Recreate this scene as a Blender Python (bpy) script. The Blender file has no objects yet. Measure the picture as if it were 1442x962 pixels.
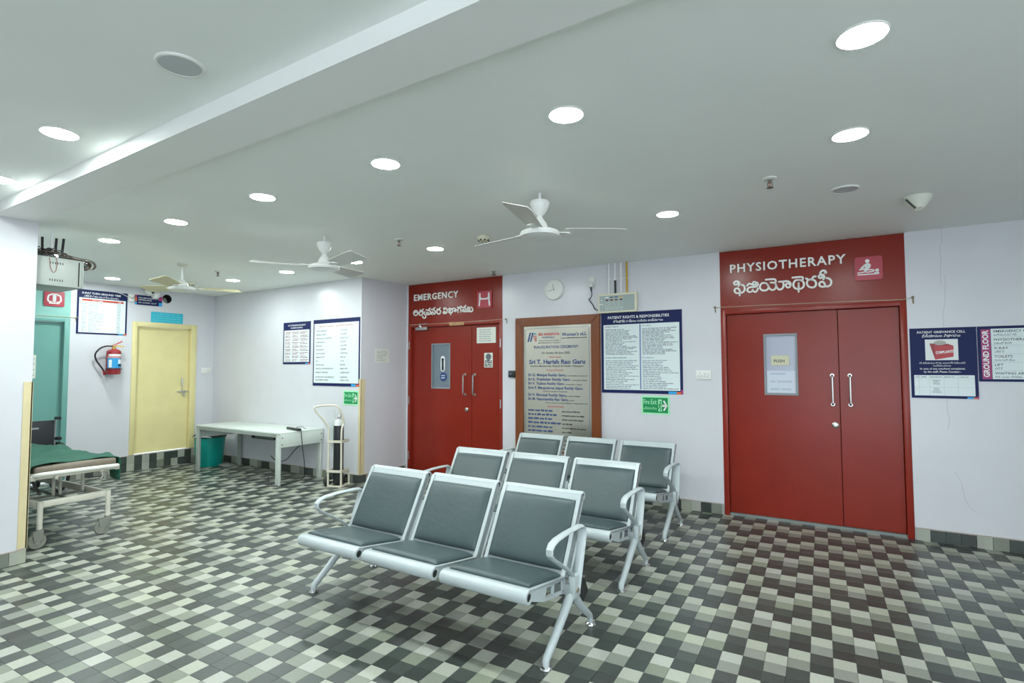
import bpy, bmesh, math, random
from mathutils import Vector, Matrix
PI = math.pi
S = bpy.context.scene
C = S.collection

# ---------------------------------------------------------------- camera
YAW, PITCH, ROLL, CAM_H = math.radians(29.69783), math.radians(2.74200), math.radians(-0.12181), 1.47805
f0 = Vector((-math.sin(YAW), math.cos(YAW), 0)); r0 = Vector((math.cos(YAW), math.sin(YAW), 0)); u0 = Vector((0, 0, 1))
fw = f0*math.cos(PITCH) + u0*math.sin(PITCH); up = u0*math.cos(PITCH) - f0*math.sin(PITCH)
rt = r0*math.cos(ROLL) + up*math.sin(ROLL); up = up*math.cos(ROLL) - r0*math.sin(ROLL)
cd = bpy.data.cameras.new('camera'); cam = bpy.data.objects.new('camera', cd); C.objects.link(cam)
cd.sensor_width = 36; cd.sensor_fit = 'HORIZONTAL'; cd.lens = 760.113/1442*36; cd.clip_start = .05
M4 = Matrix((rt, up, -fw)).transposed().to_4x4(); M4.translation = Vector((0, 0, CAM_H)); cam.matrix_world = M4
S.camera = cam
# ---------------------------------------------------------------- light and exposure
W = bpy.data.worlds.new('world'); S.world = W; W.use_nodes = True
W.node_tree.nodes['Background'].inputs[0].default_value = (.80, .90, 1.0, 1)     # overcast daylight beyond the open entrance
W.node_tree.nodes['Background'].inputs[1].default_value = 4.4
LAMP = 215.0
LAMP_COLOR = (.90, 1.0, .985)
S.view_settings.view_transform = 'Standard'; S.view_settings.look = 'None'
S.view_settings.exposure = 0.30; S.view_settings.gamma = 1.0; S.view_settings.use_curve_mapping = False

# ---------------------------------------------------------------- materials
MATS = {}
def mat(name, col, rough=.5, metal=0, spec=.5, var=0, scale=8, bump=0, bscale=60, emit=0, coat=0, rnd=0):
    if name in MATS: return MATS[name]
    m = bpy.data.materials.new(name); m.use_nodes = True; MATS[name] = m
    nt = m.node_tree; b = nt.nodes['Principled BSDF']
    b.inputs['Base Color'].default_value = (*col, 1); b.inputs['Roughness'].default_value = rough
    b.inputs['Metallic'].default_value = metal; b.inputs['Specular IOR Level'].default_value = spec
    if coat: b.inputs['Coat Weight'].default_value = coat; b.inputs['Coat Roughness'].default_value = .08
    if emit:
        b.inputs['Emission Color'].default_value = (*col, 1); b.inputs['Emission Strength'].default_value = emit
    geo = None
    if var or bump: geo = nt.nodes.new('ShaderNodeTexCoord')
    val = None
    if var:
        n = nt.nodes.new('ShaderNodeTexNoise'); n.inputs['Scale'].default_value = scale; n.inputs['Detail'].default_value = 5
        nt.links.new(geo.outputs['Object'], n.inputs['Vector'])
        mr = nt.nodes.new('ShaderNodeMapRange'); mr.inputs[1].default_value = .3; mr.inputs[2].default_value = .7
        mr.inputs[3].default_value = 1-var; mr.inputs[4].default_value = 1+var
        nt.links.new(n.outputs[0], mr.inputs[0]); val = mr.outputs[0]
    if rnd:
        oi = nt.nodes.new('ShaderNodeObjectInfo'); mr = nt.nodes.new('ShaderNodeMapRange')
        mr.inputs[3].default_value = 1-rnd; mr.inputs[4].default_value = 1+rnd
        nt.links.new(oi.outputs['Random'], mr.inputs[0])
        if val is not None:
            mu = nt.nodes.new('ShaderNodeMath'); mu.operation = 'MULTIPLY'; nt.links.new(val, mu.inputs[0]); nt.links.new(mr.outputs[0], mu.inputs[1]); val = mu.outputs[0]
        else: val = mr.outputs[0]
    if val is not None:
        h = nt.nodes.new('ShaderNodeHueSaturation'); h.inputs['Color'].default_value = (*col, 1)
        nt.links.new(val, h.inputs['Value']); nt.links.new(h.outputs[0], b.inputs['Base Color'])
    if bump:
        n = nt.nodes.new('ShaderNodeTexNoise'); n.inputs['Scale'].default_value = bscale; n.inputs['Detail'].default_value = 4
        nt.links.new(geo.outputs['Object'], n.inputs['Vector'])
        bp = nt.nodes.new('ShaderNodeBump'); bp.inputs['Strength'].default_value = bump; bp.inputs['Distance'].default_value = .01
        nt.links.new(n.outputs[0], bp.inputs['Height']); nt.links.new(bp.outputs[0], b.inputs['Normal'])
    return m
def wood(name, c1, c2):
    m = mat(name, c1, .35); nt = m.node_tree; b = nt.nodes['Principled BSDF']
    tc = nt.nodes.new('ShaderNodeTexCoord'); mp = nt.nodes.new('ShaderNodeMapping'); mp.inputs['Scale'].default_value = (30, 30, 2.5)
    n = nt.nodes.new('ShaderNodeTexNoise'); n.inputs['Scale'].default_value = 2; n.inputs['Detail'].default_value = 6
    mx = nt.nodes.new('ShaderNodeMix'); mx.data_type = 'RGBA'; mx.inputs[6].default_value = (*c1, 1); mx.inputs[7].default_value = (*c2, 1)
    nt.links.new(tc.outputs['Object'], mp.inputs[0]); nt.links.new(mp.outputs[0], n.inputs['Vector'])
    nt.links.new(n.outputs[0], mx.inputs[0]); nt.links.new(mx.outputs[2], b.inputs['Base Color'])
    return m
WALL = mat('wall_paint', (.64, .64, .672), .26, var=.02, scale=3, bump=.04, bscale=25)
CEIL = mat('ceiling_paint', (.90, .925, .89), .6, var=.012, scale=2)
BEAMW = mat('beam_paint', (.88, .885, .86), .55, var=.012, scale=2)
RED = mat('red_enamel', (.235, .020, .010), .24, spec=.28, var=.05, scale=3, bump=.03, bscale=12)
REDF = mat('red_enamel_frame', (.255, .024, .013), .28, spec=.35, var=.05, scale=5)
YEL = mat('yellow_enamel', (.76, .67, .33), .4, var=.04, scale=4)
TEAL = mat('teal_enamel', (.15, .36, .32), .4, var=.03, scale=4)
STRIP = mat('cream_corner_guard', (.66, .56, .33), .5, var=.05, scale=6)
GROUT = mat('grout', (.07, .075, .065), .7)
TL = mat('tile_light', (.37, .385, .32), .33, spec=.5, var=.05, scale=60, bump=.05, bscale=180, rnd=.07)
TM = mat('tile_mid', (.212, .23, .186), .33, spec=.5, var=.05, scale=60, bump=.05, bscale=180, rnd=.08)
TD = mat('tile_dark', (.052, .062, .055), .33, spec=.5, var=.07, scale=60, bump=.05, bscale=180, rnd=.10)
TK = mat('tile_darkest', (.040, .048, .043), .33, spec=.5, var=.07, scale=60, bump=.05, bscale=180, rnd=.10)
WHITE = mat('white_plastic', (.78, .78, .74), .4)
CREAM = mat('cream_plastic', (.72, .68, .52), .45)
WMETAL = mat('pale_grey_enamelled_metal', (.44, .49, .495), .28, var=.02, scale=10)
VINYL = mat('slate_vinyl', (.048, .072, .075), .38, var=.06, scale=6, bump=.12, bscale=30)
CHROME = mat('chrome', (.75, .75, .75), .14, metal=1)
STEEL = mat('brushed_steel', (.55, .55, .53), .3, metal=1)
BLACK = mat('black_plastic', (.014, .015, .017), .42)
DARKM = mat('dark_metal', (.03, .032, .034), .5)
NAVY = mat('navy_print', (.010, .017, .085), .5, spec=.2)
PAPER = mat('poster_paper', (.70, .78, .78), .3)
PAPER2 = mat('plain_paper', (.72, .74, .66), .6)
INK = mat('black_print', (.03, .035, .05), .5)
GREY_INK = mat('grey_print', (.27, .30, .34), .5)
WPRINT = mat('white_print', (.80, .82, .82), .4)
REDINK = mat('red_print', (.45, .03, .04), .5)
BLUEINK = mat('blue_print', (.02, .055, .19), .5)
CYAN = mat('cyan_print', (.03, .35, .72), .4)
ORANGE = mat('orange_print', (.75, .16, .03), .4)
MAGENTA = mat('magenta_print', (.45, .02, .17), .4)
GREEN = mat('safety_green', (.0, .26, .075), .4)
GLOWG = mat('pale_green_border', (.36, .78, .46), .45)
CRIM = mat('crimson_plate', (.42, .025, .05), .35)
GLASS = mat('frosted_pane', (.42, .44, .53), .2, spec=.5)
GLASS2 = mat('dim_glass_pane', (.16, .20, .24), .08, spec=.7)
WOODF = wood('varnished_wood', (.25, .070, .016), (.12, .028, .006))
PLATE = mat('plaque_steel', (.60, .58, .50), .25, metal=.85)
BROWN = mat('brown_foam', (.20, .165, .125), .7, var=.08, scale=20)
SHEET = mat('green_cloth', (.011, .088, .055), .8, var=.12, scale=9, bump=.25, bscale=22)
GURN = mat('cream_enamelled_steel', (.62, .60, .51), .35, var=.06, scale=12)
RUBBER = mat('grey_rubber', (.22, .23, .19), .6)
TABLEM = mat('off_white_laminate', (.60, .65, .60), .35, var=.03, scale=5)
TABLEE = mat('grey_laminate_edge', (.36, .40, .36), .45, var=.03, scale=5)
BIN = mat('turquoise_plastic', (.0, .30, .25), .35)
FANW = mat('white_fan_enamel', (.76, .77, .74), .3)
FANU = mat('fan_blade_underside', (.62, .61, .58), .4)
FANC = mat('cream_fan_blade', (.66, .60, .38), .45)
LAMPM = mat('lamp_diffuser_lit', LAMP_COLOR, .5, emit=LAMP)
LAMPOFF = mat('lamp_diffuser_unlit', (.50, .54, .55), .4)
CABLE = mat('black_cable', (.012, .012, .012), .5)
DARKHOLE = mat('painted_recess_shade', (.02, .02, .018), .9)  # near-black colour, stands in for the shade inside holes, slots and gaps

def per_cell(m, dv, dh):
    """each 10 cm cell of the paving gets its own slight shade and tint"""
    nt = m.node_tree; b = nt.nodes['Principled BSDF']; src = b.inputs['Base Color'].links[0].from_socket
    ge = nt.nodes.new('ShaderNodeNewGeometry'); a = nt.nodes.new('ShaderNodeVectorMath'); a.operation = 'MULTIPLY_ADD'
    a.inputs[1].default_value = (10, 10, 0); a.inputs[2].default_value = (1.8114, -42.5153, 0)
    fl = nt.nodes.new('ShaderNodeVectorMath'); fl.operation = 'FLOOR'; wn = nt.nodes.new('ShaderNodeTexWhiteNoise'); wn.noise_dimensions = '3D'
    nt.links.new(ge.outputs['Position'], a.inputs[0]); nt.links.new(a.outputs[0], fl.inputs[0]); nt.links.new(fl.outputs[0], wn.inputs['Vector'])
    h = nt.nodes.new('ShaderNodeHueSaturation'); mv = nt.nodes.new('ShaderNodeMapRange'); mv.inputs[3].default_value = 1-dv; mv.inputs[4].default_value = 1+dv
    sx = nt.nodes.new('ShaderNodeSeparateColor'); ms = nt.nodes.new('ShaderNodeMapRange'); ms.inputs[3].default_value = 1-dh; ms.inputs[4].default_value = 1+dh
    nt.links.new(wn.outputs['Value'], mv.inputs[0]); nt.links.new(wn.outputs['Color'], sx.inputs[0]); nt.links.new(sx.outputs[1], ms.inputs[0])
    nt.links.new(src, h.inputs['Color']); nt.links.new(mv.outputs[0], h.inputs['Value']); nt.links.new(ms.outputs[0], h.inputs['Saturation']); nt.links.new(h.outputs[0], b.inputs['Base Color'])
per_cell(TL, .05, .30); per_cell(TM, .07, .35); per_cell(TD, .13, .3); per_cell(TK, .13, .3)

# ---------------------------------------------------------------- mesh helpers
class G:
    """collects shapes, then links them as one mesh object"""
    def __init__(s): s.v = []; s.f = []; s.m = []
    def add(s, vs, fs, m=0):
        b = len(s.v); s.v += [tuple(v) for v in vs]; s.f += [tuple(i+b for i in f) for f in fs]; s.m += [m]*len(fs); return s
    def box(s, x0, x1, y0, y1, z0, z1, m=0):
        v = [(x, y, z) for z in (z0, z1) for y in (y0, y1) for x in (x0, x1)]
        return s.add(v, [(0,2,3,1),(4,5,7,6),(0,1,5,4),(2,6,7,3),(0,4,6,2),(1,3,7,5)], m)
    def rbox(s, x0, x1, y0, y1, z0, z1, r=.004, seg=2, m=0):
        bm = bmesh.new(); bmesh.ops.create_cube(bm, size=1)
        for v in bm.verts: v.co = Vector(((x0+x1)/2+v.co.x*(x1-x0), (y0+y1)/2+v.co.y*(y1-y0), (z0+z1)/2+v.co.z*(z1-z0)))
        bmesh.ops.bevel(bm, geom=bm.edges[:], offset=r, segments=seg, profile=.5, affect='EDGES')
        bm.verts.index_update(); s.add([v.co for v in bm.verts], [[v.index for v in f.verts] for f in bm.faces], m); bm.free(); return s
    def tube(s, path, r, seg=10, m=0, closed=False, caps=True, flat=None, ref=None):
        """r: number or list; flat=(a,b) gives an elliptical section, a along ref"""
        P = [Vector(p) for p in path]; n = len(P); rings = []
        prev = None
        for i in range(n):
            if closed: t = (P[(i+1) % n]-P[i-1]).normalized()
            else: t = (P[min(i+1, n-1)]-P[max(i-1, 0)]).normalized()
            if ref is not None: a = Vector(ref) - t*t.dot(Vector(ref))
            elif prev is None: a = t.orthogonal()
            else: a = prev - t*prev.dot(t)
            a.normalize(); prev = a; b = t.cross(a)
            rr = r[i] if isinstance(r, (list, tuple)) else r
            ra, rb = (rr, rr) if flat is None else (flat[0]*rr, flat[1]*rr)
            rings.append([P[i]+a*math.cos(2*PI*k/seg)*ra+b*math.sin(2*PI*k/seg)*rb for k in range(seg)])
        vs = [v for R in rings for v in R]; fs = []
        for i in range(n if closed else n-1):
            j = (i+1) % n
            for k in range(seg): fs.append((i*seg+k, i*seg+(k+1) % seg, j*seg+(k+1) % seg, j*seg+k))
        if caps and not closed: fs += [tuple(range(seg))[::-1], tuple((n-1)*seg+k for k in range(seg))]
        return s.add(vs, fs, m)
    def lathe(s, prof, seg=24, m=0, o=(0,0,0), axis='z', close=False):
        vs = []; fs = []
        for r, z in prof:
            for k in range(seg):
                a = 2*PI*k/seg; x, y = r*math.cos(a), r*math.sin(a)
                p = {'z': (x, y, z), 'x': (z, x, y), 'y': (x, z, -y)}[axis]
                vs.append((o[0]+p[0], o[1]+p[1], o[2]+p[2]))
        n = len(prof)
        for i in range(n if close else n-1):
            j = (i+1) % n
            for k in range(seg): fs.append((i*seg+k, i*seg+(k+1) % seg, j*seg+(k+1) % seg, j*seg+k))
        if not close:
            if prof[0][0] > 1e-6: fs.append(tuple(range(seg))[::-1])
            if prof[-1][0] > 1e-6: fs.append(tuple((n-1)*seg+k for k in range(seg)))
        return s.add(vs, fs, m)
    def prism(s, pts, d0, d1, plane='xz', m=0):
        put = {'xz': lambda p, d: (p[0], d, p[1]), 'yz': lambda p, d: (d, p[0], p[1]), 'xy': lambda p, d: (p[0], p[1], d)}[plane]
        n = len(pts); vs = [put(p, d0) for p in pts]+[put(p, d1) for p in pts]
        fs = [tuple(range(n)), tuple(range(2*n-1, n-1, -1))]+[(i, i+n, (i+1) % n+n, (i+1) % n) for i in range(n)]
        return s.add(vs, fs, m)
    def disc(s, cx, cz, r, d0, d1, n=16, m=0, rz=None):
        rz = rz or r
        return s.prism([(cx+r*math.cos(2*PI*k/n), cz+rz*math.sin(2*PI*k/n)) for k in range(n)], d0, d1, 'xz', m)
    def ribbon(s, pts, w, d0, d1, m=0, smooth=3):
        """a stroke of width w on the x-z plane, round ended"""
        if len(pts) > 2 and smooth:
            Q = [Vector(p) for p in pts]; out = []
            for i in range(len(Q)-1):
                a, b, c, d = Q[max(i-1, 0)], Q[i], Q[i+1], Q[min(i+2, len(Q)-1)]
                for k in range(smooth):
                    t = k/smooth
                    out.append(.5*((2*b)+(c-a)*t+(2*a-5*b+4*c-d)*t*t+(3*b-a-3*c+d)*t**3))
            out.append(Q[-1]); pts = out
        P = [Vector((p[0], p[1])) for p in pts]; L = []; R = []
        for i in range(len(P)):
            t = (P[min(i+1, len(P)-1)]-P[max(i-1, 0)])
            t = t.normalized() if t.length > 1e-9 else Vector((1, 0))
            nn = Vector((-t.y, t.x))*w/2; L.append(P[i]+nn); R.append(P[i]-nn)
        for i in range(len(P)-1):
            s.prism([R[i], R[i+1], L[i+1], L[i]], d0, d1, 'xz', m)
        s.disc(P[0].x, P[0].y, w/2, d0, d1, 10, m); s.disc(P[-1].x, P[-1].y, w/2, d0, d1, 10, m)
        return s
    def text(s, body, x, z, size, y=-.001, align='LEFT', bold=0, m=0, depth=0, sx=1, rot=0, res=2, track=1):
        if any(ord(ch) > 0xC00 for ch in body): res = 1
        c = bpy.data.curves.new('t', 'FONT'); c.body = body; c.size = size; c.align_x = align; c.resolution_u = res
        c.space_character = track; c.offset = bold*size; c.extrude = depth/2
        o = bpy.data.objects.new('t', c); me = bpy.data.meshes.new_from_object(o)
        ca, sa = math.cos(rot), math.sin(rot)
        vs = []
        for v in me.vertices:
            px, pz = v.co.x*sx, v.co.y; vs.append((x+px*ca-pz*sa, y-v.co.z, z+px*sa+pz*ca))
        s.add(vs, [tuple(p.vertices) for p in me.polygons], m)
        bpy.data.meshes.remove(me); bpy.data.objects.remove(o); bpy.data.curves.remove(c)
        return s
    def fit(s, body, x0, x1, z, size, y=-.001, bold=0, m=0, rot=0):
        """text stretched to fill x0..x1"""
        n = len(s.v); s.text(body, 0, 0, size, y, 'LEFT', bold, m)
        lo = min(v[0] for v in s.v[n:]); hi = max(v[0] for v in s.v[n:]); k = (x1-x0)/(hi-lo)
        s.v[n:] = [(x0+(v[0]-lo)*k, v[1], v[2]+z) for v in s.v[n:]]
        return s
    def lines(s, x0, x1, ztop, zbot, n, h, seed, y=-.001, m=0, fill=(.55, 1), word=(1.6, 6)):
        """rows of small printed words, too fine to read"""
        rr = random.Random(seed)
        for i in range(n):
            z = ztop+(zbot-ztop)*(i/(n-1) if n > 1 else 0); x = x0; xe = x0+(x1-x0)*rr.uniform(*fill)
            while x < xe:
                w = min(h*rr.uniform(*word), x1-x)
                hh = h*rr.uniform(.7, 1)
                s.add([(x, y, z), (x+w, y, z), (x+w, y, z+hh), (x, y, z+hh)], [(0, 1, 2, 3)], m); x += w+h*.6
        return s
    def obj(s, name, mats, parent=None, loc=None, rz=0, smooth=True, ang=.62):
        me = bpy.data.meshes.new(name); me.from_pydata(s.v, [], s.f)
        for q in (mats if isinstance(mats, (list, tuple)) else [mats]): me.materials.append(q)
        me.polygons.foreach_set('material_index', s.m)
        if smooth:
            me.polygons.foreach_set('use_smooth', [True]*len(me.polygons)); me.set_sharp_from_angle(angle=ang)
        me.validate(); me.update()
        o = bpy.data.objects.new(name, me); C.objects.link(o)
        if name.split('_')[-1] in ('text', 'engraving', 'lettering', 'numerals', 'leaves', 'keys', 'vents', 'holes', 'slots', 'rule'): o['kind'] = 'stuff'
        if parent: o.parent = parent
        if loc is not None: o.location = loc; o.rotation_euler = (0, 0, rz)
        return o
def tag(o, label, cat, group=None):
    o['label'] = label; o['category'] = cat
    if group: o['group'] = group
    return o
def thing(name, label, cat, loc=(0,0,0), rz=0, group=None):
    o = bpy.data.objects.new(name, None); C.objects.link(o); o.location = loc; o.rotation_euler = (0, 0, rz); o.empty_display_size = .1
    return tag(o, label, cat, group)
def struct(o): o['kind'] = 'structure'; return o
def copy_tree(o, parent=None):
    c = o.copy(); C.objects.link(c)
    if parent: c.parent = parent
    for ch in list(o.children): copy_tree(ch, c)
    return c
# wall frames: local x to the viewer's right along the wall, z up, -y out into the room
class Frame:
    def __init__(s, ox, oy, dx, dy, u): s.rz = math.atan2(dy, dx); s.o = (ox, oy); s.u = u; s.c = math.cos(s.rz); s.n = (math.sin(s.rz), -math.cos(s.rz))
    def s_(s, u): return (u-s.o[0])/s.c if s.u == 'x' else (u-s.o[1])/math.sin(s.rz)
    def p(s, u, z, d=0):
        t = s.s_(u); return (s.o[0]+s.c*t+s.n[0]*d, s.o[1]+math.sin(s.rz)*t+s.n[1]*d, z)
FA = Frame(0, 5.7977, 1, -.02782, 'x')          # wall with the two red doors
FT = Frame(0, 4.8704, 1, -.04455, 'x')          # wall behind the table
FB = Frame(-8.7373, 0, .0214, 1, 'y')           # wall with the yellow and teal doors
FR = Frame(-5.4028, 0, .0476, 1, 'y')           # short return wall
FP = Frame(-5.308, 0, 0, 1, 'y')                # face of the near left wall end
def wall_thing(name, label, cat, F, u, z, d=0, group=None): return thing(name, label, cat, F.p(u, z, d), F.rz, group)
H = 2.6545
TELUGU_PHYSIO = [[(-0.6643,2.3),(-0.6436,2.29),(-0.6344,2.2629),(-0.6395,2.2369),(-0.659,2.2195),(-0.687,2.2178),(-0.715,2.2199),(-0.7295,2.2381),(-0.7255,2.2586),(-0.707,2.2678),(-0.6897,2.2578),(-0.6802,2.24),(-0.6782,2.2191)],[(-0.683,2.2092),(-0.6833,2.193)],[(-0.6925,2.2883),(-0.6822,2.312),(-0.6933,2.3338),(-0.7161,2.3384),(-0.7334,2.3231),(-0.7256,2.3061),(-0.7062,2.3064),(-0.6982,2.321)],[(-0.6125,2.2856),(-0.5966,2.3031),(-0.576,2.2995),(-0.5608,2.2908),(-0.542,2.2893),(-0.5282,2.3012),(-0.5363,2.3168),(-0.5517,2.3181),(-0.5588,2.3056)],[(-0.5363,2.3168),(-0.5162,2.3058),(-0.515,2.2833),(-0.534,2.2692),(-0.5647,2.2687),(-0.5957,2.2655),(-0.6099,2.246),(-0.6068,2.2288),(-0.5863,2.2198),(-0.5673,2.2277),(-0.5601,2.2421)],[(-0.5604,2.2309),(-0.5453,2.2186),(-0.5247,2.2245),(-0.5133,2.2515)],[(-0.4556,2.3007),(-0.4291,2.2874),(-0.4181,2.257),(-0.4304,2.2322),(-0.4539,2.2247),(-0.4806,2.2323),(-0.4953,2.2557),(-0.4913,2.2814),(-0.4758,2.2987),(-0.4556,2.3007)],[(-0.4291,2.2874),(-0.4149,2.2531),(-0.4005,2.2317),(-0.3808,2.2247),(-0.3607,2.236),(-0.3518,2.2664),(-0.3627,2.293),(-0.3989,2.2989)],[(-0.4415,2.331),(-0.3685,2.3302),(-0.354,2.3142),(-0.3594,2.2945)],[(-0.3549,2.2776),(-0.3435,2.2438),(-0.325,2.2241),(-0.2987,2.233),(-0.2867,2.2611),(-0.2893,2.2868)],[(-0.3265,2.3009),(-0.2874,2.3005),(-0.2531,2.3002),(-0.231,2.2856),(-0.2267,2.2635),(-0.2369,2.2408),(-0.2546,2.2404),(-0.2671,2.2559),(-0.2634,2.2738),(-0.2472,2.2779),(-0.2349,2.2678)],[(-0.1574,2.3046),(-0.1292,2.295),(-0.1142,2.2687),(-0.1181,2.2368),(-0.1374,2.2204),(-0.1595,2.2185),(-0.1847,2.2241),(-0.2016,2.247),(-0.2009,2.2759),(-0.186,2.2999),(-0.1574,2.3046)],[(-0.1581,2.273),(-0.1582,2.2687)],[(-0.1586,2.2526),(-0.1593,2.2257)],[(-0.1596,2.2106),(-0.1601,2.1906)],[(-0.2092,2.3308),(-0.1347,2.3306),(-0.1208,2.3194),(-0.1276,2.2984)],[(-0.0497,2.2971),(-0.0268,2.2898),(-0.0136,2.2638),(-0.0189,2.2359),(-0.0377,2.2233),(-0.0592,2.225),(-0.0806,2.2409),(-0.0893,2.2666),(-0.0824,2.291),(-0.0667,2.3003),(-0.0497,2.2971)],[(-0.0944,2.3127),(-0.0698,2.2988),(-0.0449,2.3056),(-0.0352,2.3225),(-0.0151,2.3253)],[(0.0726,2.3023),(0.0949,2.2933),(0.1092,2.2676),(0.1024,2.2367),(0.081,2.2226),(0.063,2.2258),(0.0448,2.222),(0.0207,2.2292),(0.012,2.2476),(0.0201,2.2663),(0.0369,2.2702),(0.0518,2.2584),(0.0574,2.2403),(0.0645,2.2257)],[(0.0466,2.2923),(0.0548,2.318),(0.0417,2.3368),(0.0219,2.335),(0.0093,2.322),(0.0166,2.3073),(0.0318,2.3077),(0.0382,2.3212)],[(0.022,2.3403),(0.0271,2.3628),(0.0457,2.3752),(0.0637,2.3682),(0.0708,2.3499),(0.0588,2.3521)]]
TELUGU_EMERGENCY = [[(-4.9541,2.2833),(-4.975,2.266),(-4.9792,2.2427),(-4.9623,2.22),(-4.9403,2.2128),(-4.9142,2.2225),(-4.9079,2.2489),(-4.9168,2.2712),(-4.9343,2.2822),(-4.9518,2.2731),(-4.9451,2.261),(-4.9189,2.2646)],[(-4.9758,2.256),(-4.9407,2.2581),(-4.9123,2.2625)],[(-4.8625,2.2848),(-4.8364,2.27),(-4.8192,2.279),(-4.8064,2.2949)],[(-4.8926,2.2431),(-4.8666,2.26),(-4.8277,2.2595),(-4.8155,2.2405),(-4.8274,2.2179),(-4.8532,2.2109),(-4.8794,2.224),(-4.8773,2.2439)],[(-4.8191,2.2674),(-4.7931,2.2327),(-4.7672,2.2114),(-4.7564,2.1943),(-4.7627,2.1748),(-4.7861,2.1653),(-4.8099,2.1804),(-4.8143,2.1939)],[(-4.7739,2.2549),(-4.7931,2.236)],[(-4.7506,2.2834),(-4.7249,2.2704),(-4.7017,2.2855),(-4.6806,2.2998)],[(-4.725,2.272),(-4.6889,2.2667),(-4.6731,2.2427),(-4.6801,2.22),(-4.7012,2.2162),(-4.7141,2.2384),(-4.7354,2.2445),(-4.7447,2.2284),(-4.7309,2.2135),(-4.7012,2.2146)],[(-4.6573,2.2813),(-4.6341,2.2767),(-4.6153,2.2914),(-4.5953,2.3033)],[(-4.611,2.2705),(-4.5908,2.2529),(-4.589,2.2266),(-4.6023,2.2126),(-4.6191,2.2233),(-4.6318,2.2454),(-4.6507,2.2415),(-4.6569,2.2237),(-4.64,2.208)],[(-4.561,2.2823),(-4.5402,2.2713),(-4.5154,2.2862),(-4.4981,2.2966)],[(-4.4937,2.2394),(-4.4982,2.2246),(-4.5105,2.2144),(-4.5274,2.2112),(-4.5444,2.2162),(-4.5569,2.2278),(-4.5616,2.2431),(-4.5571,2.2579),(-4.5447,2.2682),(-4.5277,2.2713),(-4.5108,2.2663),(-4.4983,2.2546),(-4.4937,2.2394)],[(-4.4154,2.2771),(-4.4171,2.2727),(-4.4219,2.2696),(-4.4284,2.2688),(-4.4349,2.2704),(-4.4397,2.274),(-4.4415,2.2786),(-4.4398,2.2831),(-4.435,2.2861),(-4.4285,2.2869),(-4.4219,2.2853),(-4.4171,2.2817),(-4.4154,2.2771)],[(-4.4244,2.2899),(-4.3999,2.2843),(-4.3828,2.2623),(-4.3814,2.2332),(-4.3947,2.2145),(-4.4098,2.2283),(-4.4323,2.2408),(-4.4466,2.2303),(-4.4404,2.2154),(-4.42,2.212),(-4.3947,2.2145)],[(-4.3633,2.2612),(-4.3472,2.277),(-4.3231,2.2743),(-4.321,2.2571),(-4.3451,2.244),(-4.3511,2.225),(-4.3309,2.2143),(-4.3028,2.216),(-4.2868,2.2375),(-4.2949,2.2637),(-4.307,2.2733)],[(-4.3209,2.2314),(-4.3187,2.1911)],[(-4.283,2.2726),(-4.251,2.2714),(-4.2311,2.2568),(-4.231,2.2376),(-4.2469,2.2289),(-4.2589,2.2424),(-4.243,2.2527)],[(-4.1954,2.2149),(-4.2022,2.2455),(-4.1876,2.2718),(-4.168,2.2754),(-4.1541,2.2523),(-4.1521,2.2173)],[(-4.2055,2.2856),(-4.1837,2.2779),(-4.1484,2.2965)],[(-4.1484,2.2949),(-4.1327,2.2781),(-4.1053,2.2755),(-4.0684,2.3011)],[(-4.0935,2.2346),(-4.0956,2.2281),(-4.1013,2.2235),(-4.1091,2.2222),(-4.1169,2.2244),(-4.1226,2.2296),(-4.1247,2.2364),(-4.1226,2.2429),(-4.1169,2.2475),(-4.1091,2.2488),(-4.1013,2.2466),(-4.0956,2.2414),(-4.0935,2.2346)],[(-4.1091,2.2212),(-4.0818,2.2182),(-4.0644,2.2314),(-4.0633,2.2502),(-4.08,2.267)],[(-4.0683,2.2269),(-4.0489,2.2163),(-4.0315,2.2264),(-4.0335,2.2485),(-4.0394,2.2756)],[(-4.0354,2.225),(-4.018,2.2156),(-4.0038,2.2311),(-4.0054,2.2563),(-4.0239,2.2763)],[(-4.0065,2.2234),(-3.9777,2.2124),(-3.9575,2.2316),(-3.9625,2.2569),(-3.9855,2.274)]]
# ---------------------------------------------------------------- structure
def wall(name, F, segs, th=.12, m=WALL):
    g = G()
    for a, b, z0, z1 in segs: g.box(F.s_(a), F.s_(b), 0, th, z0, z1)
    return struct(g.obj(name, m, None, (F.o[0], F.o[1], 0), F.rz))
AL0, AL1 = -5.088, -3.500        # emergency door span
PH0, PH1 = -.870, .668           # physiotherapy door span
wall_back = wall('wall_back', FA, [(-5.24, AL0, 0, H), (AL1, PH0, 0, H), (PH1, 4.3, 0, H)])
wall('wall_back_left', FT, [(-8.75, -5.158, 0, H)])
wall('wall_return', FR, [(5.10, 5.945, 0, H)], th=.05)
HY, HZ, HS = 4.516, 2.532, .08   # square cut-out for the pipe opening
wall_left = wall('wall_left', FB, [(-.5, 2.20, 0, H), (3.312, 4.055, 0, H), (4.975, 5.36, 0, H), (4.055, 4.975, 2.157, HZ-HS), (4.055, HY-HS, HZ-HS, HZ+HS),
                       (HY+HS, 4.975, HZ-HS, HZ+HS), (4.055, 4.975, HZ+HS, H), (4.055, 4.975, 0, .228)])
g = G(); g.box(-8.9, -5.308, -3.3, 1.80, 0, 2.72); struct(g.obj('wall_near_left', WALL))
g = G(); g.box(4.2, 4.32, 1.6, 5.9, 0, 2.72); g.box(4.2, 4.32, -3.3, 1.6, 2.5, 2.72); g.box(4.2, 4.32, -3.3, 1.6, 0, .7); struct(g.obj('wall_right', WALL))
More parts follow.
